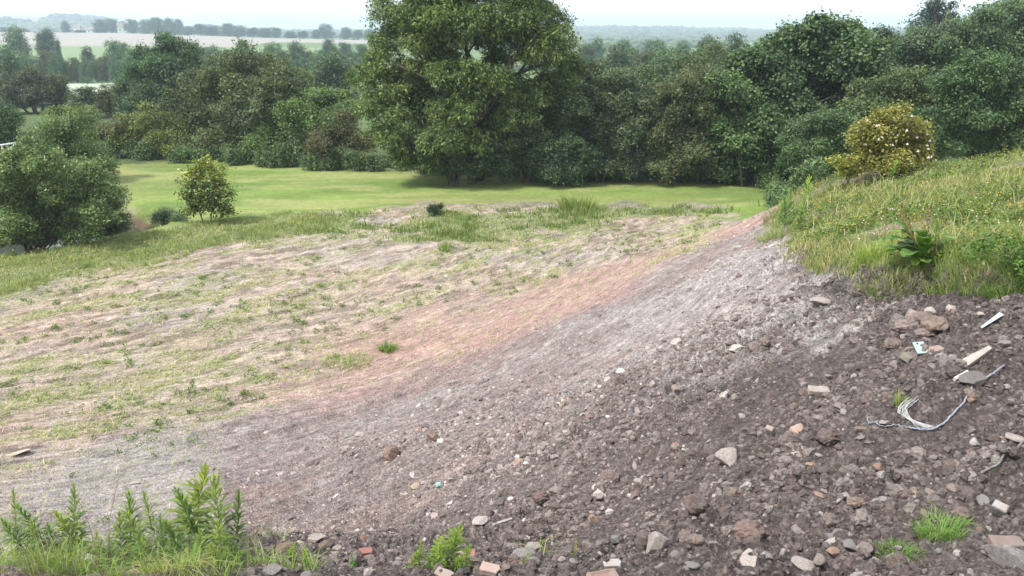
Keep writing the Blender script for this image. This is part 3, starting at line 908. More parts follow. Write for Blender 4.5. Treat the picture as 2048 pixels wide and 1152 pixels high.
# ---- pond side
M['willow'] = leafmat('willow_leaf', (.035, .075, .030), (.24, .315, .14), .35, .45, .4, (.44, .52, .26))
tree('willow_bush', 'dense willow bush with many pale upright shoots standing in the pond, nearest on the left', 'bush', (70, 505, 32.5),
     [(-40, 350, 40), (20, 360, 42), (70, 355, 40), (120, 380, 36), (-60, 420, 50), (0, 425, 48), (60, 425, 50), (120, 435, 44), (20, 455, 40), (90, 455, 36), (-50, 465, 40), (150, 462, 30), (60, 478, 28), (110, 478, 24), (0, 480, 30), (185, 470, 18), (170, 400, 40), (205, 430, 30), (215, 385, 28), (95, 325, 34), (155, 345, 34), (45, 315, 30), (185, 350, 26)],
     n=120000, leaf=.10, mat='willow', col=(1.1, 1.15, .95), droop=-.9, r=.07, stems=7, aspect=.4, cr=1.8, limbs=30, low=0, zmin=1.3)
tree('willow_bush', 'taller grey green willow rising behind the pond willow, topping the left bushes', 'bush', (150, 470, 36),
     [(110, 265, 30), (150, 245, 26), (100, 310, 38), (160, 300, 36), (195, 330, 32), (140, 350, 40), (200, 380, 36), (225, 420, 28), (190, 440, 30), (70, 290, 24), (60, 330, 30), (235, 450, 18), (215, 460, 22), (180, 455, 26), (248, 440, 14)],
     n=70000, leaf=.10, mat='willow', droop=-.9, col=(1.0, 1.1, 1.0), r=.08, stems=6, aspect=.36, cr=1.9, limbs=14, zmin=1.2)
tree('hazel_bush', 'light green bush with yellow green top between the willows and the far hedge', 'bush', (150, 330, 47),
     [(125, 235, 22), (165, 235, 24), (110, 270, 26), (160, 275, 28), (185, 300, 22), (130, 300, 26)], n=12000, leaf=.15, col=(1.4, 1.4, .9), r=.06, stems=4)
tree('alder', 'dark green alder cut by the left edge of the frame above the white rail', 'tree', (-15, 330, 50),
     [(-20, 230, 34), (15, 240, 24), (-30, 275, 38), (20, 280, 24), (-10, 310, 30), (-60, 250, 40)], n=16000, leaf=.17, col=(.8, 1.0, .85), r=.12, stems=2)
tree('sallow_bush', 'small rounded blue grey sallow on the pond bank', 'bush', (337, 462, 37.2),
     [(315, 440, 15), (337, 432, 17), (358, 442, 14), (325, 452, 15), (350, 454, 15), (308, 455, 9)], n=9000, leaf=.09, mat='willow', col=(.95, 1.05, 1.2), r=.03, stems=5, aspect=.3, zmin=.02)
# young tree: dark below, yellow green new growth on top
sp_b = [(390, 415, 13), (420, 412, 14), (445, 420, 12), (455, 425, 9), (380, 395, 9), (405, 395, 14), (430, 390, 14), (458, 388, 8), (385, 370, 10), (410, 372, 13), (437, 368, 11), (450, 405, 10), (465, 380, 5), (362, 362, 4), (370, 385, 5), (376, 425, 8)]
sap = tree('young_maple', 'spiky young tree with yellow green top alone at the near edge of the lawn', 'tree', (415, 443, 36.4), [(415 + (b[0] - 415) * 1.08, b[1], b[2] * .60, ((b[0] * 7) % 5 - 2) * .2) for b in sp_b], sub=0, n=3700, leaf=.12, mat='willow', col=(1.0, .95, .6), r=.045, stems=2, limbs=14, hollow=.1, fork=.3, aspect=.6, clump=8)
SEED[0] += 1
nb_ = []
for (u, v, rr_) in [(385, 345, 8), (402, 335, 9), (412, 325, 7), (428, 345, 10), (440, 350, 7), (385, 322, 4), (398, 352, 9), (372, 360, 5), (420, 335, 6), (446, 338, 5)]:
    q = Vector(at(u, v, 36.4)) - Vector(sap.location)
    rad = rr_ / FPX * 36.4 * 1.1
    nb_.append((q.x, q.y, q.z, rad, rad, rad))
ng = link('new_growth', crown_mesh('new_growth', nb_, 1300, .12, 777, M['willow'], .6, clump=9, hollow=.2, sub=0), sap, color=(1.75, 1.5, .7))
ng['label'] = 'yellow new growth at the top of the young tree'
tree('uprooted_shrub', 'small dark lopsided shrub on a short bare stalk out in the scraped field', 'bush', (869, 434, 0.0 + wxy(869, 434)[1]),
     [(860, 420, 5.5), (866, 416, 6), (874, 417, 6), (881, 413, 5), (872, 424, 5), (862, 425, 4)], n=2600, leaf=.055, col=(.55, .6, .5), r=.02, stems=1, fork=.5, zmin=.1, clump=10)

# ---- flowering rose on the plateau
RY = 25.5
rb = [(1735, 255, 17), (1765, 235, 15), (1790, 228, 13), (1720, 280, 17), (1750, 275, 24), (1790, 262, 24), (1825, 255, 18), (1845, 275, 13), (1735, 305, 22), (1775, 300, 26), (1815, 295, 26), (1840, 305, 18), (1720, 325, 16),
      (1760, 328, 20), (1800, 328, 20), (1835, 330, 14), (1808, 215, 7), (1712, 262, 8), (1850, 250, 6)]
M['rose'] = leafmat('rose_leaf', (.12, .14, .03), (.44, .42, .12), .35, .55, .3)
rose = tree('rose_bush', 'yellowish dog rose dotted with pale pink flowers on top of the grassy bank', 'bush', (1780, 352, RY), rb, n=19000, leaf=.085, mat='rose', r=.05, stems=7, limbs=16, aspect=.6, hollow=.25, clump=8, fork=.15)
rg = np.random.default_rng(5)
bl = []
for (u, v, rr_) in rb:
    q = Vector(at(u, v, RY)) - Vector(rose.location)
    bl.append((q.x, q.y - .1, q.z, rr_ / FPX * RY * 1.15))
Pf = []
for i in range(64):
    b = bl[rg.integers(0, 19)]
    d = unit(rg.normal(size=3) + np.array([-.3, -.9, .7]))
    Pf.append(np.array(b[:3]) + d * b[3] * 1.14)
Pf = np.array(Pf)
nn = unit(rg.normal(size=Pf.shape) + np.array([0, -1.2, .8]))
V = []
for k in range(5):                                      # five petals each
    a = 2 * math.pi * k / 5
    T1 = unit(np.cross(nn, rg.normal(size=3)))
    T2 = np.cross(nn, T1)
    ax = T1 * math.cos(a) + T2 * math.sin(a)
    V.append(leaf_quads(Pf + ax * .022 + nn * .004, nn, ax, np.full(len(Pf), .05), np.full(len(Pf), .042)))
V = np.concatenate(V)
fl_ = link('blossom', npmesh('blossom', V, np.arange(len(V)).reshape(-1, 4), M['petal']), rose)
fl_['kind'] = 'stuff'
tree('rose_shoot', 'low pale sprawling shoot left of the flowering rose', 'bush', (1695, 356, 25.8), [(1690, 335, 8), (1678, 322, 6), (1700, 345, 9), (1662, 320, 3.5), (1712, 335, 9), (1705, 320, 6)], n=2600, leaf=.08, mat='rose', col=(1.2, 1.3, 1.1), r=.02, stems=3, clump=8)

# ------------------------------------------------------------------ middle distance: trees between the lawn hedge and the farmland
PROT = []
for i, (w, h, nb, cone, lf, n) in enumerate([(9, 10, 13, 0, .34, 9000), (11, 8, 13, 0, .34, 9000), (8, 10, 12, .25, .32, 8000), (6, 10, 11, .1, .32, 7000), (12, 7, 12, 0, .36, 8000)]):
    bb = auto_blobs(w, h, 900 + i, nb, .03, cone=cone)
    me = crown_mesh('crown', bb, n, lf, 900 + i, M['leaf_far'], .7, zmin=.2)
    tm = trunk_mb(bb, h, .25, 900 + i, 1, limbs=6)
    PROT.append((w, h, me, tm, None))
_tr = {}


def copytree(k, name, label, u, vtop, wpx, Y, col, group, cat='tree'):
    w0, h0, me, tm, _ = PROT[k]
    x, y, _z = at(u, 500, Y)
    a, dy, dz = ray(u, vtop)
    x = a * Y / dy
    zt = H + dz * Y / dy
    z0 = hz(x, Y)
    h = max(2.5, zt - z0)
    t = thing(name, label, cat, (x, Y, z0), group)
    w = wpx / FPX * Y * 1.08
    t.scale = (w / w0, w / w0, h / h0)
    t.rotation_euler = (0, 0, (u * 1.7) % 6.28)
    link('crown', me, t, color=col)
    if k not in _tr:
        o = tm.build('trunk', M['bark'], t)
        _tr[k] = o.data
    else:
        link('trunk', _tr[k], t)
    return t


g1 = 'trees in the meadows beyond the lawn hedge'
tree('oak', 'large dark dome shaped oak rising behind the far left of the hedge', 'tree', (330, 240, 88),
     [(330, 95, 28), (295, 115, 28), (370, 105, 28), (395, 130, 22), (275, 150, 24), (325, 145, 36), (375, 160, 34), (285, 190, 32), (335, 195, 36), (385, 200, 30), (410, 165, 18), (300, 220, 30), (350, 225, 30), (265, 215, 22)], n=30000, leaf=.3, mat='leaf', col=(.75, .95, .85), r=.35, limbs=12)
tree('beech', 'dark round tree with visible bare trunks at the left edge beyond the pond', 'tree', (70, 228, 108),
     [(20, 170, 28), (65, 160, 28), (105, 170, 26), (0, 195, 28), (45, 192, 32), (90, 198, 30), (122, 190, 18), (20, 212, 20), (70, 212, 20), (110, 212, 18)], n=16000, leaf=.32, mat='leaf', col=(.8, .72, .75), r=.25, stems=4, low=.2, zmin=.7)
for (k, nm, lab, u, vt, w, Y, cl) in [
    (2, 'thorn_tree', 'small pointed thorn right of the dark round tree', 168, 172, 84, 100, (1.0, 1.0, .9)),
    (0, 'thorn_tree', 'brown green tree touching the left side of the dark oak', 214, 168, 70, 98, (1.2, .98, .85)),
    (3, 'thorn_tree', 'narrow green tree hard against the dark oak on its left', 246, 154, 60, 94, (.95, 1.05, .8)),
    (0, 'willow_tree', 'soft grey green willow at the left edge of the frame', 8, 92, 80, 150, (1.3, 1.55, 1.5)),
    (0, 'ash_tree', 'pale topped tree at the left edge above the grey willow', 25, 52, 62, 300, (1.3, 1.5, 1.3)),
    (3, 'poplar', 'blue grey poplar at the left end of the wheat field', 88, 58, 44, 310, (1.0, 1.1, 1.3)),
    (3, 'poplar', 'slim dark tree at the right foot of the blue grey poplar', 113, 80, 13, 300, (.8, .95, 1.0)),
    (0, 'thorn_tree', 'dark tree alone in front of the small green field', 172, 92, 30, 250, (.8, .85, .8)),
    (1, 'oak', 'green double crowned tree right of the small green field', 232, 86, 60, 250, (1.0, 1.5, 1.1)),
    (0, 'oak', 'rounded green tree behind the left shoulder of the dark oak', 262, 98, 50, 210, (1.1, 1.5, 1.1)),
    (0, 'oak', 'rounded deep green tree filling the gap left of the ash', 660, 108, 118, 118, (.85, 1.0, .8)),
    (1, 'willow_tree', 'yellow green willow left of the rounded deep green tree', 606, 142, 60, 112, (1.5, 1.5, .8)),
    (2, 'willow_tree', 'pale feathery willow standing in front of the wheat field', 484, 78, 40, 290, (1.4, 1.7, 1.4)),
    (0, 'oak', 'bluish round tree right of the feathery willow', 592, 82, 56, 250, (.95, 1.2, 1.1)),
    (0, 'oak', 'light green tree between the feathery willow and the bluish round tree', 545, 84, 52, 280, (1.3, 1.6, 1.1)),
    (1, 'oak', 'dark flat topped tree below the end of the wheat field', 656, 82, 38, 330, (.65, .85, .9)),
    (1, 'oak', 'second dark flat topped tree, nearer the ash crown', 690, 88, 34, 320, (.7, .9, .9)),
    (0, 'oak', 'green tree low behind the brown hawthorn top', 425, 92, 52, 240, (1.0, 1.3, 1.0)),
    (1, 'thorn_tree', 'brownish tree low between hawthorn and bluish round tree', 520, 108, 60, 200, (1.1, 1.1, .9)),
    (1, 'thorn_tree', 'dim green tree behind the elder bush', 640, 125, 50, 170, (1.0, 1.2, 1.0)),
    (0, 'oak', 'broad green oak nearest behind the brown tinged hawthorn', 1345, 97, 118, 120, (1.0, 1.25, .75)),
    (0, 'oak', 'dark bluish oak nearest behind the grey sallow', 1238, 88, 84, 140, (.8, .95, .85)),
    (1, 'oak', 'brownish oak between the bluish oak and the broad green oak', 1290, 108, 60, 150, (1.1, 1.0, .9)),
    (0, 'oak', 'dark round oak on the horizon left of the big sycamore', 1474, 66, 60, 150, (.6, .85, .8)),
    (1, 'oak', 'olive tree low beneath the dark round oak', 1430, 92, 70, 140, (1.1, 1.1, .8)),
    (0, 'oak', 'small round headed tree on the horizon just right of the ash', 1195, 74, 34, 300, (.9, 1.3, 1.1)),
    (0, 'oak', 'round headed tree on the horizon, second right of the ash', 1248, 78, 36, 310, (.8, 1.2, 1.1)),
    (1, 'oak', 'hazy wood edge tree below the far blue hills', 1310, 84, 70, 290, (1.0, 1.3, 1.1)),
    (0, 'oak', 'hazy round tree right of the wood edge below the blue hills', 1368, 80, 40, 300, (.8, 1.15, 1.0)),
    (3, 'oak', 'thin upright tree on the horizon left of the dark round oak', 1410, 74, 34, 280, (1.0, 1.2, 1.1)),
    (1, 'oak', 'dull tree showing through right behind the ash crown', 1175, 92, 60, 240, (1.0, 1.1, 1.0)),
    (0, 'oak', 'tree glimpsed between the dark round oak and the sycamore', 1525, 84, 44, 180, (1.0, 1.2, 1.0)),
    (1, 'oak', 'rounded crown below the horizon where the far hedge bends', 1262, 100, 60, 200, (1.0, 1.15, .9)),
    (1, 'oak', 'tree half seen behind the broad green oak on its right', 1405, 102, 60, 190, (.95, 1.2, 1.0)),
]:
    copytree(k, nm, lab, u, vt, w, Y, cl, g1)
# hedgerow shrubs across the pasture on the left
rgh = random.Random(3)
for i in range(13):
    u = 28 + i * 20
    copytree([1, 4, 0][i % 3], 'hedge_shrub', 'one of the rounded shrubs in the overgrown hedge between pasture and small green field', u, 108 + rgh.uniform(-4, 8) + (4 if u > 120 else 0), 34, 222 + rgh.uniform(-2, 8),
             [(1.2, 1.0, .9), (.95, 1.25, 1.0), (1.15, 1.3, 1.0)][i % 3], 'shrubs of the pasture hedge', 'bush')
for i in range(9):
    u = 735 - i * 34
    copytree([1, 4, 0][i % 3], 'hedge_shrub', 'one of the far shrubs in the thick hedge below the wheat field', u, 112 + rgh.uniform(-5, 6), 42, 215 + rgh.uniform(-10, 20),
             [(1.0, 1.3, 1.0), (.9, 1.15, 1.0), (1.2, 1.25, .95)][i % 3], 'shrubs of the hedge below the wheat', 'bush')
for i in range(13):
    u = 400 + i * 27
    copytree([1, 4, 0][i % 3], 'hedge_shrub', 'one of the shrubs in the middle hedge behind the brown hawthorn and elder', u, 98 + rgh.uniform(-7, 7), 44, 255 + rgh.uniform(-10, 12), [(.9, 1.2, 1.1), (1.1, 1.25, 1.1), (.8, 1.0, .9)][i % 3], 'shrubs of the middle hedge', 'bush')
# trees along the top of the wheat field
for i, (u, vt, w) in enumerate([(128, 41, 16), (145, 58, 20), (200, 38, 28), (222, 38, 26), (245, 42, 20), (262, 40, 24), (290, 38, 24), (310, 35, 30), (335, 36, 28), (355, 40, 24), (375, 52, 22), (400, 48, 26),
                               (425, 50, 30), (455, 48, 28), (478, 50, 30), (505, 55, 22), (528, 55, 26), (550, 56, 22), (580, 62, 22), (605, 62, 20), (650, 47, 28), (632, 60, 18), (692, 54, 24), (715, 60, 20), (738, 58, 24),
                               (10, 55, 26), (45, 56, 24), (160, 60, 22), (180, 62, 16)]):
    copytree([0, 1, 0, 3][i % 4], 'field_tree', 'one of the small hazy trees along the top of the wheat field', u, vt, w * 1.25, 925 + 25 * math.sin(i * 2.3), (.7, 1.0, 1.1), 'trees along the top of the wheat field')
# trees over the rise at the right
for i, (u, vt, w, Y) in enumerate([(1780, 72, 60, 95), (1835, 60, 60, 100), (1900, 45, 70, 100), (1955, 25, 70, 105), (2010, 8, 80, 105), (2060, -5, 80, 105), (1700, 95, 60, 85), (2040, 40, 80, 85), (1930, 70, 70, 85), (1740, 80, 50, 95), (1990, 60, 70, 80), (2120, 10, 90, 100)]):
    copytree([0, 1, 4][i % 3], 'hill_tree', 'one of the grey green trees covering the rise at the top right', u, vt, w, Y, [(1.1, 1.3, 1.2), (.95, 1.2, 1.2), (1.2, 1.2, 1.0)][i % 3], 'trees covering the rise at the top right')

# ------------------------------------------------------------------ woodland on the distant ridges: one mass
def far_wood():
    rng = np.random.default_rng(77)
    bm_v = np.array([(math.cos(a) * c, math.sin(a) * c, s) for s, c in ((0, .9), (.45, 1.0), (.85, .62)) for a in np.linspace(0, 2 * math.pi, 7)[:-1]] + [(0, 0, 1.0)])
    bm_f = []
    for l in range(2):
        for k in range(6):
            bm_f.append((l * 6 + k, l * 6 + (k + 1) % 6, l * 6 + 6 + (k + 1) % 6))
            bm_f.append((l * 6 + k, l * 6 + 6 + (k + 1) % 6, l * 6 + 6 + k))
    for k in range(6):
        bm_f.append((12 + k, 12 + (k + 1) % 6, 18))
    bm_f = np.array(bm_f)
    n = 9000
    az = np.radians(rng.uniform(-36, 36, n))
    r = np.exp(rng.uniform(math.log(1500), math.log(3400), n))
    az2, r2 = np.radians(rng.uniform(0, 20, 2200)), rng.uniform(330, 1400, 2200)   # wooded valley on the right
    az, r = np.append(az, az2), np.append(r, r2)
    X, Y = np.sin(az) * r, np.cos(az) * r
    keep = vnoise(np.degrees(az) * .35, r / 420, 93) < .66
    X, Y, r = X[keep], Y[keep], r[keep]
    Z = base(X, Y) - 1
    s = rng.uniform(5, 10, len(X)) * np.where(r < 1450, .85, 1.2)
    hgt = s * rng.uniform(.8, 1.2, len(X))
    V = bm_v[None] * np.stack([s, s, hgt], 1)[:, None, :] * rng.uniform(.86, 1.14, (len(X), len(bm_v), 1)) + np.stack([X, Y, Z], 1)[:, None, :]
    Fc = (bm_f[None] + (np.arange(len(X)) * len(bm_v))[:, None, None]).reshape(-1, 3)
    tone = np.repeat(rng.random(len(X)), len(bm_f))
    me = npmesh('far_woodland', V.reshape(-1, 3), Fc, M['leaf_far'], {'tone': ('FLOAT', 'FACE', tone)}, flat=True)
    tag(link('far_woodland', me), 'blue hazy woodland covering the distant ridges', 'woodland', None, 'stuff')


far_wood()

# ------------------------------------------------------------------ farm buildings beyond the wheat
def house(name, label, u, v, Y, w, d, h, rh, col=(1, 1, 1), rot=.1):
    x, y, _ = at(u, v, Y)
    t = thing(name, label, 'building', (x, y, hz(x, y)), None)
    t.rotation_euler = (0, 0, rot)
    MB().box((0, 0, h / 2 - .5), (w, d, h + 1)).build('wall', M['white'], t, flat=True).color = (*col, 1)
    mb = MB()
    b = [(-w / 2 - .4, -d / 2 - .4, h), (w / 2 + .4, -d / 2 - .4, h), (w / 2 + .4, d / 2 + .4, h), (-w / 2 - .4, d / 2 + .4, h), (-w / 2 - .4, 0, h + rh), (w / 2 + .4, 0, h + rh)]
    mb.v = [Vector(q) for q in b]
    mb.f = [(0, 1, 5, 4), (2, 3, 4, 5), (0, 4, 3), (1, 2, 5), (0, 3, 2, 1)]
    mb.build('roof', M['roof'], t, flat=True)
    wb = MB()
    for k in range(max(2, int(w / 4))):
        wb = MB().box((-w / 2 + (k + .5) * w / max(2, int(w / 4)), -d / 2 - .02, h * .55), (1.2, .1, 1.3))
        wb.build('window', M['hole'], t, flat=True)
    return t


house('farmhouse', 'white farmhouse among the trees above the wheat field', 246, 64, 905, 9, 7, 7, 4, rot=.3)
house('barn', 'small white barn left of the farmhouse at the top of the wheat field', 191, 64, 905, 15, 8, 4.0, 2.5)
house('shed', 'long low pale shed between the lone tree and the barn', 147, 60, 930, 15, 6, 7, 1.5)
house('shed', 'second low pale shed hidden behind the first, nearer the barn', 163, 60, 935, 12, 6, 7, 1.5)
house('cottage', 'little whitewashed cottage just visible in the pasture hedge at the left', 52, 117, 225, 2.8, 3, 2.6, 1.2)

# white rail by the pond, cut by the left edge
x0, y0, z0 = at(-6, 318, 46)
rail = thing('footbridge_rail', 'white painted rail of a footbridge at the far left behind the pond willow', 'railing', (x0, y0, hz(x0, y0)))
q = lambda u, v, Y: Vector(at(u, v, Y)) - Vector(rail.location)
MB().tube([q(-60, 300, 46), q(36, 285, 46)], [.05, .05]).build('top_rail', M['metal'], rail)
MB().tube([q(-60, 350, 44), q(34, 288, 46)], [.06, .06]).build('handrail', M['metal'], rail)
for u in (-20, 4, 28):
    MB().tube([q(u, 287 - (u - 30) * .15, 46), q(u, 320, 46)], [.04, .04]).build('post', M['metal'], rail)

# ------------------------------------------------------------------ rank growth at the foot of the hedge: one mass
def undergrowth():
    rng = np.random.default_rng(8)
    path = [(185, 316), (250, 322), (330, 326), (420, 330), (520, 336), (620, 342), (720, 342), (800, 346), (900, 352), (1000, 356), (1100, 360), (1250, 364), (1400, 366), (1540, 368), (1640, 372)]
    hts = [1.3, 1.2, 1.2, 1.1, 1.4, 1.4, 1.1, 1.0, .9, 1.0, 1.2, 1.2, 1.1, 1.1, 1.0]
    P = np.array([wxy(u, v) for u, v in path])
    bl = []
    for i in range(len(P) - 1):
        d = np.linalg.norm(P[i + 1] - P[i])
        for k in range(int(d * 2.6)):
            t = rng.random()
            p = P[i] * (1 - t) + P[i + 1] * t
            back = abs(rng.normal(0, .9))
            h = (hts[i] * (1 - t) + hts[i + 1] * t) * rng.uniform(.6, 1.1)
            z = hz(p[0], p[1] + back)
            bl.append((p[0], p[1] + back, z + h * .45, .4, .4, h * .55))
    P_, nn, ax, s, tone = crown_arrays(bl, 90000, .13, rng, zmin=-9, clump=8, cr=1.3, hollow=.3, sub=0)
    ax = unit(ax * .5 + np.array([0, 0, .9]))
    V = leaf_quads(P_, nn, ax, s, s * .45, .1)
    o = link('undergrowth', npmesh('undergrowth', V, np.arange(len(V)).reshape(-1, 4), M['leaf'], {'tone': ('FLOAT', 'FACE', tone)}), color=(1.15, 1.28, 1.05))
    tag(o, 'blue green nettles and rough growth along the foot of the hedge', 'undergrowth', None, 'stuff')


undergrowth()
# ------------------------------------------------------------------ blades and small growth


def rand_xy(n, amin, amax, rmin, rmax, rng, p=1.0):
    """spots spread over a wedge of ground, thinning with distance"""
    a = np.radians(rng.uniform(amin, amax, n))
    u = rng.random(n)
    e_ = 2 - p
    r = (rmin ** e_ + u * (rmax ** e_ - rmin ** e_)) ** (1 / e_)
    return np.sin(a) * r, np.cos(a) * r


def blades(P, h, w, lean, rng, tone, heading=None):
    n = len(P)
    a = rng.uniform(0, 2 * math.pi, n) if heading is None else heading
    d = np.stack([np.cos(a), np.sin(a), np.zeros(n)], 1)
    a2 = rng.uniform(0, 2 * math.pi, n)
    s = np.stack([np.cos(a2), np.sin(a2), np.zeros(n)], 1)
    h, w, lean = [np.broadcast_to(x, (n,))[:, None] for x in (h, w, lean)]
    up = np.array([0, 0, 1.0])
    m1 = P + up * h * .55 + d * h * lean * .35
    tp = P + up * h * (1 - .35 * lean) + d * h * lean * 1.0
    b = P - up * .02
    V = np.stack([b - s * w / 2, b + s * w / 2, m1 + s * w * .4, m1 - s * w * .4, tp - s * w * .05, tp + s * w * .05], 1).reshape(-1, 3)
    i = np.arange(n)[:, None] * 6
    F = np.concatenate([i + np.array([[0, 1, 2, 3]]), i + np.array([[3, 2, 5, 4]])], 1).reshape(-1, 4)
    return V, F, np.repeat(tone, 2)


def blade_obj(name, label, cat, X, Y, h, w, lean, rng, mat, tone, color=(1, 1, 1), heading=None, dz=0):
    Z = height(X, Y) + dz
    V, F, t = blades(np.stack([X, Y, Z], 1), h, w, lean, rng, tone, heading)
    o = link(name, npmesh(name, V, F, M[mat], {'tone': ('FLOAT', 'FACE', t)}), color=color)
    return tag(o, label, cat, None, 'stuff')


rng = np.random.default_rng(21)
# plateau meadow
X, Y = rand_xy(330000, 12, 42, 9, 34, rng, 1.3)
sp = sdpoly(X, Y, PLAT) + n_edge(X, Y) * .6
pn = fbm(X, Y, .8, 4, 101)
r_ = np.hypot(X, Y)
keep = (sp > -.12) & (rng.random(len(X)) < np.clip(.06 + 1.3 * sstep(.42, .62, pn), 0, 1) * np.clip(14 / r_, .35, 1.0) * .5)
X, Y, pn, r_ = X[keep], Y[keep], pn[keep], r_[keep]
hh = (.07 + .17 * rng.random(len(X)) ** 2 + .16 * sstep(.55, .68, fbm(X, Y, .45, 3, 102))) * np.where(r_ < 13, 1.15, .9)
blade_obj('meadow_grass', 'loose yellow green meadow grass growing over the raised bank', 'grass', X, Y, hh, .006 + .0007 * r_, .35 + .5 * rng.random(len(X)), rng, 'grass', np.clip(.3 + .5 * fbm(X, Y, .6, 3, 103) + rng.normal(0, .3, len(X)), 0, 1), (1.12, 1.06, 1.08))
# broad leaved herbs through the meadow
X, Y = rand_xy(5200, 12, 42, 9, 32, rng, 1.3)
k_ = (sdpoly(X, Y, PLAT) > .1) & (fbm(X, Y, .9, 3, 104) > .46)
X, Y = X[k_], Y[k_]
bl = np.stack([X, Y, height(X, Y) + .06, *(rng.uniform(.06, .16, len(X)) for _ in range(2)), rng.uniform(.06, .20, len(X))], 1)
P_, nn, ax, s, tone = crown_arrays(bl, 60000, .055, rng, zmin=-9, clump=8, cr=1.5, hollow=.2, sub=0)
V = leaf_quads(P_, nn, ax, s, s * .5, .1)
tag(link('meadow_herbs', npmesh('meadow_herbs', V, np.arange(len(V)).reshape(-1, 4), M['weedleaf'], {'tone': ('FLOAT', 'FACE', tone)}), color=(.9, .85, .85)), 'low leafy herbs scattered through the meadow grass of the raised bank', 'herbs', None, 'stuff')
X, Y = rand_xy(4500, 12, 42, 9, 30, rng, 1.2)
k_ = (sdpoly(X, Y, PLAT) > .2) & (fbm(X, Y, .5, 3, 125) > .5)
X, Y = X[k_], Y[k_]
blade_obj('seed_grass', 'taller pale grass stalks standing through the meadow of the raised bank', 'grass', X, Y, .30 + .40 * rng.random(len(X)), .004 + .0008 * np.hypot(X, Y), .25 + .4 * rng.random(len(X)), rng, 'grass', np.clip(.65 + rng.normal(0, .25, len(X)), 0, 1), (1.1, 1.05, 1.0))
# flower heads
def dots(name, label, cat, X, Y, hgt, s, mat):
    P = np.stack([X, Y, height(X, Y) + hgt], 1)
    n = len(P)
    nn = unit(rng.normal(size=(n, 3)) * .5 + np.array([0, -.3, 1]))
    V = []
    for k in range(2):
        V.append(leaf_quads(P, nn, rng.normal(size=(n, 3)), np.full(n, s), np.full(n, s * .8)))
    V = np.concatenate(V)
    tag(link(name, npmesh(name, V, np.arange(len(V)).reshape(-1, 4), M[mat])), label, cat, None, 'stuff')


X, Y = rand_xy(1500, 13, 40, 10, 30, rng, 1.2)
k_ = sdpoly(X, Y, PLAT) > .2
dots('daisies', 'tiny white flowers speckling the meadow of the raised bank', 'flowers', X[k_], Y[k_], .22, .028, 'petal')
X, Y = rand_xy(1500, 13, 40, 10, 30, rng, 1.2)
k_ = sdpoly(X, Y, PLAT) > .2
dots('buttercups', 'tiny yellow flowers speckling the meadow of the raised bank', 'flowers', X[k_], Y[k_], .25, .028, 'gold')
# rim of long grass along the pond side of the field
X, Y = rand_xy(170000, -42, -8, 20, 44, rng, 1.0)
sp = sdpoly(X, Y, RIM) + (fbm(X, Y, .7, 3, 105) - .5) * 2.4
k_ = (sp > -.2) & (rng.random(len(X)) < .15 + .8 * sstep(.38, .6, fbm(X, Y, 1.2, 4, 106, .6)))
X, Y = X[k_], Y[k_]
blade_obj('rim_grass', 'long grass along the pond side edge of the scraped field', 'grass', X, Y, .07 + .22 * rng.random(len(X)) ** 1.5, .020, .7, rng, 'grass', np.clip(.35 + .35 * fbm(X, Y, .7, 3, 107) + rng.normal(0, .22, len(X)), 0, 1), (1.05, 1.08, 1.05))
X, Y = rand_xy(900, -34, -10, 24, 42, rng, 1.0)
k_ = sdpoly(X, Y, RIM) > .2
dots('rim_buttercups', 'yellow buttercups in the long grass by the pond', 'flowers', X[k_], Y[k_], .32, .05, 'gold')
# weeds coming up in the scraped field
X, Y = rand_xy(120000, -22, 20, 24, 42, rng, 1.0)
wp = np.maximum(sdpoly(X, Y, WEED), sdpoly(X, Y, WEED2)) + (fbm(X, Y, .6, 3, 108) - .5) * 5
k_ = (wp > 0) & (rng.random(len(X)) < .05 + .8 * sstep(.46, .62, fbm(X, Y, 1.1, 4, 109, .6)))
X, Y = X[k_], Y[k_]
blade_obj('field_weeds', 'patches of tall weeds coming up across the far part of the scraped field', 'weeds', X, Y, (.07 + .22 * rng.random(len(X)) ** 2) * (1 + 1.2 * sstep(.6, .7, fbm(X, Y, .35, 3, 110))), .035, .4, rng, 'grass', np.clip(.2 + .4 * fbm(X, Y, .7, 3, 111) + rng.normal(0, .22, len(X)), 0, 1), (.85, .95, .8))
# cut grass strewn in swathes, lying almost flat
X, Y = rand_xy(900000, -36, 14, 11, 40, rng, 1.15)
mk = masks(X, Y)
al, ac = streakc(X, Y)
sw = fbm(al * .22, ac, 1.1, 5, 74, .66)
gm = sstep(.45, .66, sw + .10 * sstep(15, 24, Y + .35 * -X) - .05) * sstep(11, 17, Y - X * .25) * (1 - mk['bank']) * (1 - .9 * mk['red']) * (1 - mk['lawn']) * (1 - mk['far']) * (1 - mk['grey'])
gm = gm * sstep(.44, .62, fbm(al * .3, ac, 4.0, 4, 112, .66))
k_ = rng.random(len(X)) < gm * .24 + .014 * (1 - mk['bank'])
X, Y = X[k_], Y[k_]
hd = rng.normal(.7, .8, len(X))
blade_obj('strewn_grass', 'cut grass lying in pale green swathes across the scraped field', 'cut grass', X, Y, .04 + .08 * rng.random(len(X)), .004 + .0007 * np.hypot(X, Y), 1.8 + rng.random(len(X)), rng, 'grass', np.clip(.55 + rng.normal(0, .3, len(X)), 0, 1), (1.38, 1.32, 1.6), hd)
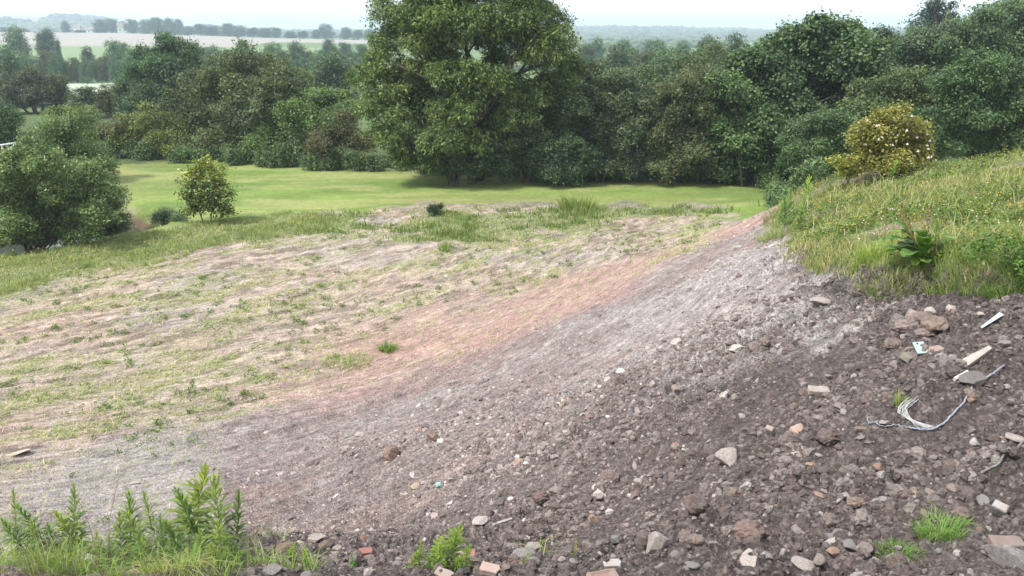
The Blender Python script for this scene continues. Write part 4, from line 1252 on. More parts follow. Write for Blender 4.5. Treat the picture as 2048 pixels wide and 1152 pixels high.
# seedling weeds standing singly over the scraped field
X, Y = rand_xy(2600, -36, 14, 12, 40, rng, 1.0)
mk = masks(X, Y)
k_ = (mk['bank'] < .3) & (mk['red'] < .5) & (mk['lawn'] < .3) & (mk['far'] < .2) & (fbm(X, Y, .5, 3, 140) > .44)
X, Y = X[k_], Y[k_]
q0 = rng.uniform(.05, .16, len(X))
bl = np.stack([X, Y, height(X, Y) + .03, q0, q0, q0 * .5], 1)
P_, nn, ax, s, tone = crown_arrays(bl, 26000, .05, rng, zmin=-9, clump=7, cr=1.2, hollow=.2, sub=0)
V = leaf_quads(P_, nn, ax, s, s * .5, .1)
tag(link('seedling_weeds', npmesh('seedling_weeds', V, np.arange(len(V)).reshape(-1, 4), M['weedleaf'], {'tone': ('FLOAT', 'FACE', tone)}), color=(.85, .85, .85)), 'small weed seedlings dotted over the scraped field', 'weeds', None, 'stuff')
# rough grass on the near ledge, lower left
X, Y = rand_xy(30000, -38, -8, 4.4, 7.2, rng, 1.0)
nn_ = fbm(X, Y, 1.4, 3, 113)
k_ = (nn_ + .25 * sstep(-1.0, -2.4, X) - .12 * sstep(5.6, 6.6, Y) > .78) & (rng.random(len(X)) < .20)
X, Y = X[k_], Y[k_]
blade_obj('ledge_grass', 'fresh green grass among the weeds at the bottom left', 'grass', X, Y, .07 + .16 * rng.random(len(X)), .006, .7 + .6 * rng.random(len(X)), rng, 'grass', np.clip(.45 + rng.normal(0, .27, len(X)), 0, 1), (.95, 1.15, .8))
# herbs at the pond end of the lawn edge
# ------------------------------------------------------------------ rubble
def ico(sub):
    t = (1 + 5 ** .5) / 2
    v = [(-1, t, 0), (1, t, 0), (-1, -t, 0), (1, -t, 0), (0, -1, t), (0, 1, t), (0, -1, -t), (0, 1, -t), (t, 0, -1), (t, 0, 1), (-t, 0, -1), (-t, 0, 1)]
    f = [(0, 11, 5), (0, 5, 1), (0, 1, 7), (0, 7, 10), (0, 10, 11), (1, 5, 9), (5, 11, 4), (11, 10, 2), (10, 7, 6), (7, 1, 8), (3, 9, 4), (3, 4, 2), (3, 2, 6), (3, 6, 8), (3, 8, 9), (4, 9, 5), (2, 4, 11), (6, 2, 10), (8, 6, 7), (9, 8, 1)]
    v = [tuple(unit(np.array(p))) for p in v]
    for _ in range(sub):
        ca, nf = {}, []

        def mid(a, b):
            k = (min(a, b), max(a, b))
            if k not in ca:
                v.append(tuple(unit(np.array(v[a]) + np.array(v[b]))))
                ca[k] = len(v) - 1
            return ca[k]
        for a, b, c in f:
            x, y, z = mid(a, b), mid(b, c), mid(c, a)
            nf += [(a, x, z), (b, y, x), (c, z, y), (x, y, z)]
        f = nf
    return np.array(v), np.array(f)


def rock_shape(sub, seed, cuts=7, rough=.06, flat=.7):
    """a sphere cut back by random planes, then roughened"""
    rg = np.random.default_rng(seed)
    v, f = ico(sub)
    v = v.copy()
    for _ in range(cuts):
        n = unit(rg.normal(size=3))
        d = rg.uniform(.45, .8)
        s = v @ n
        v = v - np.outer(np.maximum(s - d, 0), n)
    v = v * (1 + rg.normal(0, rough, (len(v), 1)))
    v = v * np.array([1, rg.uniform(.6, .95), rg.uniform(.45, flat)])
    return v / np.abs(v).max(), f


def scatter_rocks(X, Y, S, name, label, mat, seed, tmpl, sink=.25):
    rg = np.random.default_rng(seed)
    Z = height(X, Y)
    n = len(X)
    which = rg.integers(0, len(tmpl), n)
    Vs, Fs, T, off = [], [], [], 0
    tone = rg.random(n)
    for k, (v, f) in enumerate(tmpl):
        i = np.where(which == k)[0]
        a, b = rg.uniform(0, 6.28, len(i)), rg.normal(0, .45, len(i))
        ca, sa, cb, sb = np.cos(a), np.sin(a), np.cos(b), np.sin(b)
        x, y, z = v[:, 0][None], v[:, 1][None], v[:, 2][None]
        y2, z2 = y * cb[:, None] - z * sb[:, None], y * sb[:, None] + z * cb[:, None]
        x3, y3 = x * ca[:, None] - y2 * sa[:, None], x * sa[:, None] + y2 * ca[:, None]
        s = S[i][:, None]
        V = np.stack([x3 * s + X[i][:, None], y3 * s + Y[i][:, None], z2 * s + (Z[i] + S[i] * (.16 - sink))[:, None]], -1)
        Vs.append(V.reshape(-1, 3))
        Fs.append((f[None] + (off + np.arange(len(i)) * len(v))[:, None, None]).reshape(-1, 3))
        T.append(np.repeat(tone[i], len(f)))
        off += len(i) * len(v)
    me = npmesh(name, np.concatenate(Vs), np.concatenate(Fs), mat, {'tone': ('FLOAT', 'FACE', np.concatenate(T))}, flat=True)
    return tag(link(name, me), label, 'rubble', None, 'stuff')


def rubblemat():
    m, nt, p = newmat('rubble')
    tn = attr(nt, 'tone').outputs['Fac']
    rp = nt.nodes.new('ShaderNodeValToRGB')
    cr = rp.color_ramp
    cr.interpolation = 'CONSTANT'
    st = [(0, (.13, .108, .10)), (.34, (.17, .142, .133)), (.62, (.215, .182, .17)), (.84, (.28, .245, .23)), (.945, (.34, .31, .29)), (.975, (.28, .19, .155)), (.988, (.46, .43, .40))]
    cr.elements[0].color = (*st[0][1], 1)
    cr.elements[1].position = st[1][0]
    cr.elements[1].color = (*st[1][1], 1)
    for ps, c in st[2:]:
        e_ = cr.elements.new(ps)
        e_.color = (*c, 1)
    nt.links.new(tn, rp.inputs[0])
    geo = nt.nodes.new('ShaderNodeNewGeometry')
    # dark soil to the right of the bank, pale crumbs to the left
    sp_ = nt.nodes.new('ShaderNodeSeparateXYZ')
    nt.links.new(geo.outputs['Position'], sp_.inputs[0])
    mm_ = nt.nodes.new('ShaderNodeMath')
    mm_.operation = 'MULTIPLY_ADD'
    nt.links.new(sp_.outputs['Y'], mm_.inputs[0])
    mm_.inputs[1].default_value = -.72
    mm_.inputs[2].default_value = 9.4
    ad_ = nt.nodes.new('ShaderNodeMath')
    nt.links.new(mm_.outputs[0], ad_.inputs[0])
    nt.links.new(sp_.outputs['X'], ad_.inputs[1])
    wx = mrange(nt, ad_.outputs[0], 0, 6.5, 1.55, .74)
    c = mixc(nt, rp.outputs['Color'], wx, 1.0, 'MULTIPLY')
    c = mixc(nt, c, mixc(nt, (.75, .74, .73), (1.25, 1.24, 1.22), mrange(nt, noise(nt, 30, 4), .35, .65, 0, 1)), 1.0, 'MULTIPLY')
    nt.links.new(c, p.inputs['Base Color'])
    p.inputs['Roughness'].default_value = .95
    p.inputs['Specular IOR Level'].default_value = .15
    b = nt.nodes.new('ShaderNodeBump')
    b.inputs['Strength'].default_value = .5
    b.inputs['Distance'].default_value = .01
    nt.links.new(noise(nt, 60, 5, .7), b.inputs['Height'])
    nt.links.new(b.outputs[0], p.inputs['Normal'])
    return m


M['rubble'] = rubblemat()
T1 = [rock_shape(2, 300 + i, 9, .07, .8) for i in range(10)]
T0 = [rock_shape(0, 320 + i, 3, .08, .8) for i in range(6)]
X, Y = rand_xy(330000, -36, 37, 4.6, 32, rng, 1.75)
mk = masks(X, Y)
al, ac = streakc(X, Y)
cl = sstep(.44, .60, fbm(al * .4, ac, .9, 4, 121, .6)) * sstep(.36, .56, fbm(al * .25, ac, 2.6, 3, 123))
dens = np.clip(mk['bank'] * (1 - mk['plat']) * (.10 + 1.1 * cl) + mk['grey'] * .15 + .05 * (1 - mk['lawn']), 0, 1)
r_ = np.hypot(X, Y)
midp = np.exp(-((X + .3) / 3.2) ** 2 - ((Y - 10.8) / 2.8) ** 2) * (.5 + fbm(al * .4, ac, 1.2, 3, 130))
dens = np.clip(dens * (.45 + .65 * roughness(X, Y, al, ac)) + mk['bank'] * midp * .8, 0, 1) * (1 - .8 * sstep(.2, 1, mk['plat'])) * (1 - .55 * (fbm(al * .3, ac, .5, 2, 122) > .56))
k_ = rng.random(len(X)) < dens * .85
X, Y, r_ = X[k_], Y[k_], r_[k_]
cl = cl[k_]
# slumped clusters of bigger clods
cxs, cys = [], []
for (u, v, rad_, n_) in [(870, 880, .9, 500), (1520, 700, .7, 420), (1400, 545, .8, 260), (1250, 960, .9, 420), (1640, 830, 1.0, 700), (1480, 1010, 1.2, 700), (1825, 665, .55, 420), (1850, 960, .9, 380), (760, 900, .7, 260), (1330, 720, .7, 260), (1650, 1050, 1.2, 500), (1050, 920, .8, 300), (1960, 730, .6, 260), (560, 950, .5, 90), (1700, 760, .7, 360), (700, 880, .8, 260), (900, 810, .8, 300), (1050, 790, .8, 300), (1000, 880, .9, 420), (1180, 880, .9, 420), (1350, 850, .9, 380), (900, 960, .7, 300), (1120, 1010, .8, 320), (1250, 780, .8, 260)]:
    c_ = wxy(u, v)
    cxs.append(c_[0] + rng.normal(0, rad_ * .55, n_))
    cys.append(c_[1] + rng.normal(0, rad_ * .35, n_))
cxs, cys = np.concatenate(cxs), np.concatenate(cys)
ok = sdpoly(cxs, cys, PLAT) < -.25
cxs, cys = cxs[ok], cys[ok]
S2 = np.clip(.016 * (1 + rng.pareto(2.2, len(cxs))), .016, .085)
S = .0095 * (1 + rng.pareto(2.1, len(X)))
S = np.clip(np.maximum(S, .0010 * r_) * (.75 + .45 * cl) * (.72 + .6 * sstep(-1, 3.5, X + (9 - Y) * .3)), .006, .065)
X, Y, S = np.append(X, cxs), np.append(Y, cys), np.append(S, S2)
big = S > .026
scatter_rocks(X[~big], Y[~big], S[~big], 'crumbled_soil', 'small crumbs of soil and gravel covering the bare bank', M['rubble'], 1, T0)
scatter_rocks(X[big], Y[big], S[big], 'loose_clods', 'fist sized clods and stones strewn over the bare bank', M['rubble'], 2, T1)

# ---- single stones one can point at
RS = []
for i in range(9):
    v, f = rock_shape(3, 400 + i, 9, .012, .75)
    v = v * (1 + .10 * (vnoise(v[:, 0] * 3 + 9, v[:, 1] * 3 + v[:, 2] * 2, i)[:, None] - .5))
    me = npmesh('stone', v, f, M['stone'])
    RS.append(me)
CLD = []
for i in range(5):
    v, f = rock_shape(4, 430 + i, 3, .0, .85)
    nz_ = fbm(v[:, 0] * 2.2 + 5 * i, v[:, 1] * 2.2 + v[:, 2] * 3.1, 1.4, 5, i, .62)
    v = v * (.72 + .55 * nz_[:, None])
    CLD.append(npmesh('clod', v, f, M['clod']))


def stone(u, v, wpx, label, cat='stone', name='stone', k=0, col=(1, 1, 1), rz=0, sq=1.0, mesh=None, group=None, tilt=0, sink=.15, xy=None, s=None):
    g = G(u, v) if xy is None else Vector((xy[0], xy[1], hz(*xy)))
    d = (g - Vector((0, 0, H))).length
    s = wpx / FPX * d / 2 if s is None else s
    me = mesh or RS[k % len(RS)]
    o = link(name, me, color=col)
    o.scale = (s, s, s * sq)
    o.rotation_euler = (tilt, tilt * .6, rz)
    o.location = g + Vector((0, 0, s * sq * (.45 - sink)))
    return tag(o, label, cat, group)


PALE, OR, RED_, GRY, DRK, WH = (1.6, 1.55, 1.45), (1.6, 1.2, .95), (1.15, .75, .62), (1.1, 1.1, 1.12), (.6, .58, .56), (1.95, 1.88, 1.78)
for a in [
    (1455, 925, 62, 'pale mottled rounded stone in the middle of the lower right bank', 0, PALE, .3, .9),
    (1640, 612, 40, 'pale leaning slab stone below the tip of the meadow', 1, PALE, .9, .6),
    (1356, 686, 36, 'whitish flat stone chip near the middle of the bank', 2, WH, .4, .35),
    (1827, 992, 36, 'flat beige slab stone on the bare slope above the green tuft', 3, (1.7, 1.45, 1.25), .2, .4),
    (1316, 1098, 56, 'big grey stone with white top near the bottom edge, right of centre', 4, PALE, .2, .9),
    (1492, 1066, 26, 'small orange stone by the bottom edge right of the big white topped stone', 5, OR, .1, .9),
    (1500, 1128, 52, 'white angular stone at the bottom edge below the small orange stone', 6, WH, .5, .45),
    (1668, 1110, 30, 'orange brown squarish stone near the bottom edge', 7, OR, .1, .8),
    (1664, 1086, 34, 'flat pale stone just above the orange brown squarish stone', 8, WH, .2, .4),
    (1606, 1132, 44, 'pale wedge shaped stone touching the bottom edge', 1, PALE, .9, .6),
    (1795, 1128, 48, 'long pale stone standing on edge at the bottom, left of the concrete corner', 3, PALE, 1.2, .9),
    (1700, 1100, 34, 'rough grey stone right of the orange brown stone', 0, GRY, .5, .8),
    (1065, 1100, 44, 'flat cream stone under the pulled up green stalks', 4, PALE, .1, .4),
    (1052, 1118, 56, 'wide grey brown stone below the flat cream stone', 2, GRY, .0, .5),
    (628, 1080, 46, 'long pale flat stone right of the tall weeds', 6, PALE, .05, .35),
    (675, 1106, 26, 'pale upright stone right of the long flat stone', 5, PALE, .4, 1.0),
    (730, 1082, 28, 'dark red brown stone above the red brick piece', 7, RED_, .4, .7),
    (655, 1096, 38, 'dull brown stone beneath the long pale flat stone', 8, (.9, .75, .68), .4, .7),
    (575, 1105, 44, 'brown stone beside the tall weeds at the bottom', 2, (.95, .75, .65), .1, .6),
    (545, 1146, 46, 'grey flat topped stone at the bottom edge below the tall weeds', 3, GRY, .3, .8),
    (738, 1148, 28, 'white stone at the bottom edge left of the lime green weed', 4, WH, .3, .6),
    (400, 1130, 56, 'dark blocky stone half hidden by the tall weeds', 6, DRK, .3, .9),
    (960, 1046, 34, 'pale stone on the track floor above the broken red brick', 1, WH, .3, .6),
    (1196, 998, 30, 'grey flat faced stone low on the middle of the bank', 5, PALE, .3, .9),
    (1276, 968, 24, 'roundish white stone left of the mottled stone', 0, WH, .3, .9),
    (1160, 916, 14, 'tiny white stone in the middle of the bank', 4, WH, .3, .9),
    (1860, 632, 26, 'cream coloured lump above the pile of clods', 2, WH, .4, .8),
    (1962, 634, 22, 'white lump under the overhanging turf', 7, WH, .4, .8),
    (1931, 655, 12, 'small round white pebble right of the clod pile', 0, WH, .4, .9),
    (2030, 880, 58, 'white crusted stone cut by the right edge of the frame', 3, PALE, .7, .5),
    (2008, 695, 30, 'grey stone right of the wedge of timber', 5, GRY, .2, .8),
    (2020, 1125, 84, 'big grey concrete corner in the bottom right corner', 8, GRY, .9, .9),
    (894, 556, 15, 'white stone lying out on the scraped field', 1, WH, .2, .8),
    (876, 578, 17, 'grey stone lying just below the white stone on the scraped field', 4, GRY, .2, .8),
    (2018, 383, 15, 'white stone in the meadow near the right edge', 6, WH, .2, .9),
    (1720, 880, 22, 'grey stone at the tail end of the frayed cable', 5, GRY, .2, .8),
    (1770, 848, 26, 'pale stone under the frayed loop of the cable', 7, PALE, .2, .5),
    (1756, 940, 24, 'brown rounded stone below the frayed cable', 2, (1.3, .95, .8), .2, .8),
    (1430, 975, 24, 'pale rounded stone below the mottled stone', 0, PALE, .2, .8),
    (1300, 815, 18, 'cream stone in the upper middle of the bank', 1, WH, .9, .5),
    (1222, 738, 12, 'orange stone chip in the upper middle of the bank', 3, OR, .9, .8),
    (720, 870, 22, 'white stone on the track floor left of the bank', 2, WH, .1, .4),
    (270, 968, 18, 'white stone on the track floor above the tall weeds', 7, WH, .1, .5),
    (30, 908, 56, 'pale flat patch of broken mortar at the left edge', 6, (2.2, 2.0, 1.7), .1, .12),
]:
    stone(a[0], a[1], a[2], a[3], k=a[4], col=a[5], rz=a[6] * 3, sq=a[7], tilt=.25 * math.sin(a[0]))
for a in [(1500, 1078, 66, 'big round brown clod near the bottom edge', 0, (1.05, .9, .84)), (1790, 655, 40, 'dark crumbly clod at the left of the clod pile', 1, (1, 1, 1)), (1812, 668, 50, 'big grey clod in the middle of the clod pile', 2, (1.3, 1.25, 1.2)),
          (1840, 652, 44, 'rough clod at the top of the clod pile', 3, (1.15, 1.1, 1.05)), (1868, 660, 50, 'brown clod at the right of the clod pile', 4, (1.1, 1.0, .9)), (1785, 695, 36, 'round clod at the foot of the clod pile', 0, (.95, .9, .85)),
          (1820, 640, 32, 'pale lump on top of the clod pile', 1, (1.7, 1.6, 1.5)), (1848, 678, 38, 'clod just above the holed tile', 2, (1.2, 1.15, 1.1)), (1650, 885, 44, 'dark clod right of the orange topped brick', 3, (.8, .75, .72)), (1510, 700, 30, 'clod high in the middle right of the bank', 4, (1.2, 1.15, 1.1)),
          (1530, 690, 24, 'smaller clod beside the one high on the bank', 0, (1.1, 1.05, 1.0)), (785, 915, 40, 'brown clod at the lower left of the rubble bank', 1, (1.2, 1.0, .9)), (866, 880, 36, 'clod on the left shoulder of the rubble bank', 2, (1.1, .95, .88)), (1080, 1000, 34, 'clod at the foot of the bank in the middle', 3, (.9, .8, .78)), (1390, 1020, 50, 'dark clod above the bottom edge, right of centre', 4, (.8, .75, .72)), (1215, 960, 34, 'clod on the low middle of the bank', 1, (1.15, 1.05, 1.0))]:
    stone(a[0], a[1], a[2], a[3], 'clod', 'clod', mesh=CLD[a[4]], col=a[5], rz=a[0] % 6)
# the larger of the remaining stones, each its own object
zone_n = {'ledge': ('one of the medium stones along the bottom edge of the view', 'medium stones along the bottom edge'), 'low': ('one of the medium stones scattered on the lower right of the bare bank', 'medium stones on the lower right bank'),
          'mid': ('one of the medium stones scattered on the middle of the bare bank', 'medium stones on the middle of the bank'), 'floor': ('one of the medium stones on the tracked floor left of the bank', 'medium stones on the tracked floor')}
rs = random.Random(12)
cnt = 0
while cnt < 210:
    cnt += 1
    q_ = rs.random()
    if q_ < .36:
        zn = 'ledge'
        a_, r0 = R(rs.uniform(-16, 33)), rs.uniform(5.2, 6.9)
    elif q_ < .68:
        zn = 'low'
        a_, r0 = R(rs.uniform(9, 34)), rs.uniform(6.6, 9.3)
    elif q_ < .90:
        zn = 'mid'
        a_, r0 = R(rs.uniform(-6, 20)), rs.uniform(9.5, 16)
    else:
        zn = 'floor'
        a_, r0 = R(rs.uniform(-28, -6)), rs.uniform(10, 16)
    x, y = math.sin(a_) * r0, math.cos(a_) * r0
    s = rs.uniform(.028, .07) * (1.0 if zn == 'ledge' else .85 if zn != 'floor' else .7)
    lab, grp = zone_n[zn]
    if rs.random() < .3:
        stone(0, 0, 0, lab.replace('stones', 'clods'), 'clod', 'clod', mesh=CLD[cnt % 5], col=rs.choice([(1, .95, .9), (1.2, 1.1, 1.0), (.85, .8, .75)]), rz=rs.uniform(0, 6), xy=(x, y), s=s * 1.2, group=grp.replace('stones', 'clods'))
    else:
        stone(0, 0, 0, lab, k=cnt, col=rs.choice([PALE, GRY, GRY, OR, RED_, DRK, (1.2, 1.1, 1.0), (1.3, 1.2, 1.1)]), rz=rs.uniform(0, 6), sq=rs.uniform(.5, 1), xy=(x, y), s=s, group=grp, tilt=rs.uniform(-.4, .4))

# ---- bricks: bevelled, chipped, some broken off rough at one end
def brick_mesh(L, W, T, seed, broken=False, frog=False):
    rg = random.Random(seed)
    nx, ny, nz_ = 14, 8, 6
    import bmesh
    bm = bmesh.new()
    bmesh.ops.create_cube(bm, size=1)
    bmesh.ops.subdivide_edges(bm, edges=bm.edges[:], cuts=7, use_grid_fill=True)
    for v in bm.verts:
        p = v.co
        ex = [abs(c) > .42 for c in p]
        if sum(ex) >= 2:                         # worn arrises
            for k in range(3):
                if ex[k]:
                    p[k] *= .95 - rg.random() * .05
        q = Vector((p.x * L, p.y * W, p.z * T))
        nzv = vnoise(np.array([q.x * 22 + seed]), np.array([q.y * 22 + q.z * 17]), seed)[0] - .5
        q += p.normalized() * nzv * .010
        if broken and p.x > .12:
            cut = .12 + .22 * vnoise(np.array([p.y * 3.0 + seed]), np.array([p.z * 3.0]), 3)[0] + .12 * p.y
            if p.x > cut:
                q.x = (cut + (p.x - cut) * .18) * L
        if frog and p.z > .49 and abs(p.x) < .34 and abs(p.y) < .28:
            q.z -= T * .16
        v.co = q
    me = bpy.data.meshes.new('brick')
    bm.to_mesh(me)
    bm.free()
    return me


BRK = []
for i, (l, b_, f_) in enumerate([(.215, 0, 0), (.215, 1, 0), (.215, 0, 1), (.19, 1, 0)]):
    me = brick_mesh(l, .102, .065, 50 + i, b_, f_)
    me.materials.append(M['brick'])
    BRK.append(me)


def brick(u, v, label, k, rot, col=(1, 1, 1), name='brick', sc=1, lift=.008):
    g = G(u, v)
    o = link(name, BRK[k], color=col, loc=g + Vector((0, 0, lift)))
    o.rotation_euler = rot
    o.scale = (sc, sc, sc)
    return tag(o, label, 'brick')


GB = (1.05, 1.35, 1.5)
brick(1637, 782, 'whole grey weathered brick lying square on to the view on the right bank', 0, (.25, .04, -.08), (1.1, 1.25, 1.3), lift=.0)
brick(1597, 864, 'brick with an orange top tilted up below the whole grey brick', 3, (.3, .0, .55), (1.45, 1.35, 1.3), sc=.95)
brick(1541, 868, 'narrow brown brick piece standing left of the orange topped brick', 1, (.2, 1.0, .9), (1.1, 1.2, 1.2), sc=.8)
brick(1998, 1028, 'pale brick leaning on its end right of the green tuft', 1, (.3, .9, 1.0), (1.2, 1.4, 1.5))
brick(2012, 1090, 'brown brick half buried above the concrete corner', 0, (.2, 0, -.1), (.75, .75, .75))
brick(942, 1113, 'broken red brick right of the lime green weed', 3, (.2, 0, .5), (1.1, .75, .7), sc=.75)
brick(735, 1110, 'small red brick piece left of the lime green weed', 1, (.2, 0, .2), (1.0, .62, .6), sc=.7)
brick(890, 1150, 'pale buff brick at the bottom edge behind the lime green weed', 3, (.2, .2, -.4), (1.1, 1.2, 1.2), sc=.75, lift=-.01)
brick(985, 1148, 'pinkish brick piece at the bottom edge, right of the buff one', 1, (.2, 0, -.3), (1.3, 1.25, 1.25), sc=.8)
brick(1228, 1130, 'white washed brick piece near the bottom edge, left of the big white topped stone', 1, (.2, 0, .1), (1.25, 1.5, 1.6), sc=.7, lift=0)
brick(1906, 622, 'square pale block stuck in the dark soil under the turf', 1, (.5, .3, .3), (1.35, 1.6, 1.6), sc=.75)
brick(1873, 702, 'pinkish flat brick touching the holed tile', 0, (.3, .1, .55), (1.25, 1.15, 1.15), sc=.9)
brick(1818, 716, 'dark mossy broken brick left of the holed tile', 1, (.4, .2, .75), (.75, .95, .9), sc=1.1)
brick(1355, 790, 'brick end poking out in the middle of the bank', 1, (.6, .3, .55), (1.0, 1.1, 1.1), sc=.8)
brick(1205, 1160, 'reddish brick at the bottom edge in the middle', 2, (.2, 0, .3), (.9, .8, .8))
brick(2040, 1185, 'brick lying under the concrete corner', 0, (.2, 0, .3), (.9, .8, .8))
brick(1110, 790, 'thin brick edge in the middle of the bank', 3, (.7, .2, .9), (1.0, .95, .9), sc=.8)
brick(1475, 497, 'grey brick lying near the top of the bank below the meadow tip', 0, (.1, 0, .2), (1.2, 1.45, 1.5), sc=1.2)

# ---- glazed tile with two holes
g = G(1840, 704)
t = thing('holed_tile', 'pale green square tile with two round holes, below the clod pile', 'tile', g + Vector((0, 0, .045)))
t.rotation_euler = (.62, -.05, .1)
MB().box((0, 0, 0), (.125, .15, .012), jit=.004, rng=random.Random(2)).build('tile_body', M['tile'], t, flat=True)
for (hx, hy) in ((-.018, .052), (.015, .028)):
    MB().tube([(hx, hy, .0062), (hx, hy, .0082)], [.0105, .0105], 12).build('hole_rim', M['hole'], t)
    me = bpy.data.meshes.new('hole')
    me.from_pydata([(hx + .0105 * math.cos(a), hy + .0105 * math.sin(a), .0078) for a in np.linspace(0, 6.28, 13)[:-1]], [], [tuple(range(12))])
    me.materials.append(M['hole'])
    link('hole', me, t)
# wedge of timber, pale lath, slab
def wedge(name, label, cat, u0, v0, u1, v1, w0, w1, th, mat, lift=.03, col=(1, 1, 1)):
    a, b = G(u0, v0), G(u1, v1)
    o = a.lerp(b, .5)
    d = (b - a)
    side = d.cross(Vector((0, -.4, 1))).normalized()
    up = side.cross(d).normalized()
    a, b = a - o, b - o
    mb = MB()
    vs_ = []
    for p, w in ((a, w0), (a.lerp(b, .5), (w0 + w1) / 2 * 1.03), (b, w1)):
        for sgn in (-1, 1):
            for t_ in (0, 1):
                vs_.append(p + side * sgn * w / 2 + up * (lift if t_ else lift - th))
    mb.v = vs_
    for k in (0, 4):
        mb.f += [(k + 0, k + 4, k + 6, k + 2), (k + 1, k + 3, k + 7, k + 5), (k + 0, k + 1, k + 5, k + 4), (k + 2, k + 6, k + 7, k + 3)]
    mb.f += [(0, 2, 3, 1), (8, 9, 11, 10)]
    ob = mb.build(name, M[mat], None, o, flat=True)
    ob.color = (*col, 1)
    return tag(ob, label, cat)


wedge('timber_offcut', 'pale tapering timber offcut lying on the slope near the right edge', 'wood', 1929, 731, 1980, 700, .085, .04, .05, 'timber', .05)
stone(1946, 766, 66, 'half buried dark slab stone under the cable', k=6, col=(.8, .78, .78), rz=.9, sq=.4, sink=.4)
wedge('plaster_strip', 'pale crust along the upper edge of the half buried slab', 'slab', 1905, 768, 1932, 752, .03, .03, .03, 'concrete', .06, (1.4, 1.4, 1.4))
wedge('timber_lath', 'thin pale lath lying on the tracked floor near the foot of the bank', 'wood', 985, 1056, 1022, 1042, .03, .025, .02, 'timber', .03, (1.1, 1.1, 1.1))
wedge('timber_lath', 'thin reddish lath lying up the middle of the bank', 'wood', 1098, 845, 1132, 806, .035, .03, .02, 'timber', .03, (.8, .6, .55))
wedge('plastic_strip', 'pale blue green plastic strip poking from under the turf at the right', 'plastic', 1960, 662, 2000, 636, .02, .05, .008, 'tile', .05, (1.3, 1.3, 1.35))
wedge('timber_lath', 'thin twig like lath low on the right bank', 'wood', 1672, 1008, 1690, 995, .02, .02, .015, 'timber', .03, (.8, .8, .8))
g = G(877, 978)
o = link('crumpled_plastic', CLD[2], color=(1, 1, 1), loc=g + Vector((0, 0, .05)))
o.scale = (.045, .035, .085)
me = CLD[2].copy()
me.materials.clear()
me.materials.append(M['plastic'])
o.data = me
tag(o, 'crumpled mint green piece of plastic at the foot of the bank', 'litter')
g = G(833, 976)
stone(833, 976, 22, 'yellowish upright stone beside the mint green plastic', k=3, col=(1.9, 1.7, 1.3), rz=.4, sq=1.2)

# ---- frayed cable and the black one
def cable(pts, rad, name, label, mat, lift=.02, n=6, parent=None, sub=6, rough=0):
    P = [G(u, v) + Vector((0, 0, lift + (e_[0] if e_ else 0))) for u, v, *e_ in pts]
    out = []
    for i in range(len(P) - 1):                      # smooth through the spots
        p0, p1, p2, p3 = P[max(i - 1, 0)], P[i], P[i + 1], P[min(i + 2, len(P) - 1)]
        for k in range(sub):
            t_ = k / sub
            out.append(.5 * ((2 * p1) + (p2 - p0) * t_ + (2 * p0 - 5 * p1 + 4 * p2 - p3) * t_ * t_ + (3 * p1 - p0 - 3 * p2 + p3) * t_ ** 3))
    out.append(P[-1])
    if rough:
        rg = random.Random(4)
        out = [p + Vector([rg.uniform(-rough, rough) for _ in range(3)]) for p in out]
    for i in range(1, len(out) - 1):
        out[i].z = max(out[i].z, hz(out[i].x, out[i].y) + rad)
    o0 = out[0] if parent is None else Vector(parent.location)
    ob = MB().tube([p - o0 for p in out], [rad] * len(out), n).build(name, M[mat], parent, None if parent else o0)
    return ob


c0 = G(1870, 866)
t = thing('frayed_cable', 'blue grey cable curving over the right bank, its loop frayed into fine white strands', 'cable', c0)
cable([(2006, 740), (1985, 752), (1960, 768), (1938, 790), (1925, 812), (1905, 836), (1885, 853), (1865, 863), (1840, 867), (1815, 864)], .0085, 'cable_core', None, 'rope', parent=t, rough=.004)
cable([(1815, 864), (1790, 860), (1765, 857), (1750, 853), (1738, 850), (1734, 842)], .006, 'cable_tail', None, 'rope', parent=t, rough=.007)
rg_ = random.Random(9)
st_mb = MB()
for k in range(18):
    e_ = rg_.uniform(-1.2, 1.2)
    f_ = rg_.uniform(0, 1)
    pts = [(1870 - f_ * 20, 864), (1835 - 6 * f_, 858 + 5 * e_), (1812 + 8 * e_, 845 + 3 * e_), (1803 + 9 * e_, 830), (1810 + 10 * e_, 818 + 2 * f_), (1822 + 12 * e_ + 8 * f_, 812 - 5 * f_)]
    P = [G(u, v) + Vector((0, 0, .02 + .03 * rg_.random())) - c0 for u, v in pts]
    o2 = []
    for i in range(len(P) - 1):
        for q2 in range(3):
            o2.append(P[i].lerp(P[i + 1], q2 / 3))
    o2.append(P[-1])
    o2 = [o2[0]] + [(o2[i - 1] + o2[i] * 2 + o2[i + 1]) / 4 for i in range(1, len(o2) - 1)] + [o2[-1]]
    st_mb.tube(o2, [.0015] * len(o2), 4)
fr = st_mb.build('frayed_strands', M['white'], t)
fr['kind'] = 'stuff'
cb = cable([(2060, 880), (2046, 893), (2030, 908), (2008, 921), (1995, 935), (1975, 950), (1955, 958), (1942, 962)], .010, 'dark_cable', None, 'black')
cb.color = (2.6, 2.5, 2.4, 1)
tag(cb, 'thin dark cable lying down the slope at the right edge', 'cable')

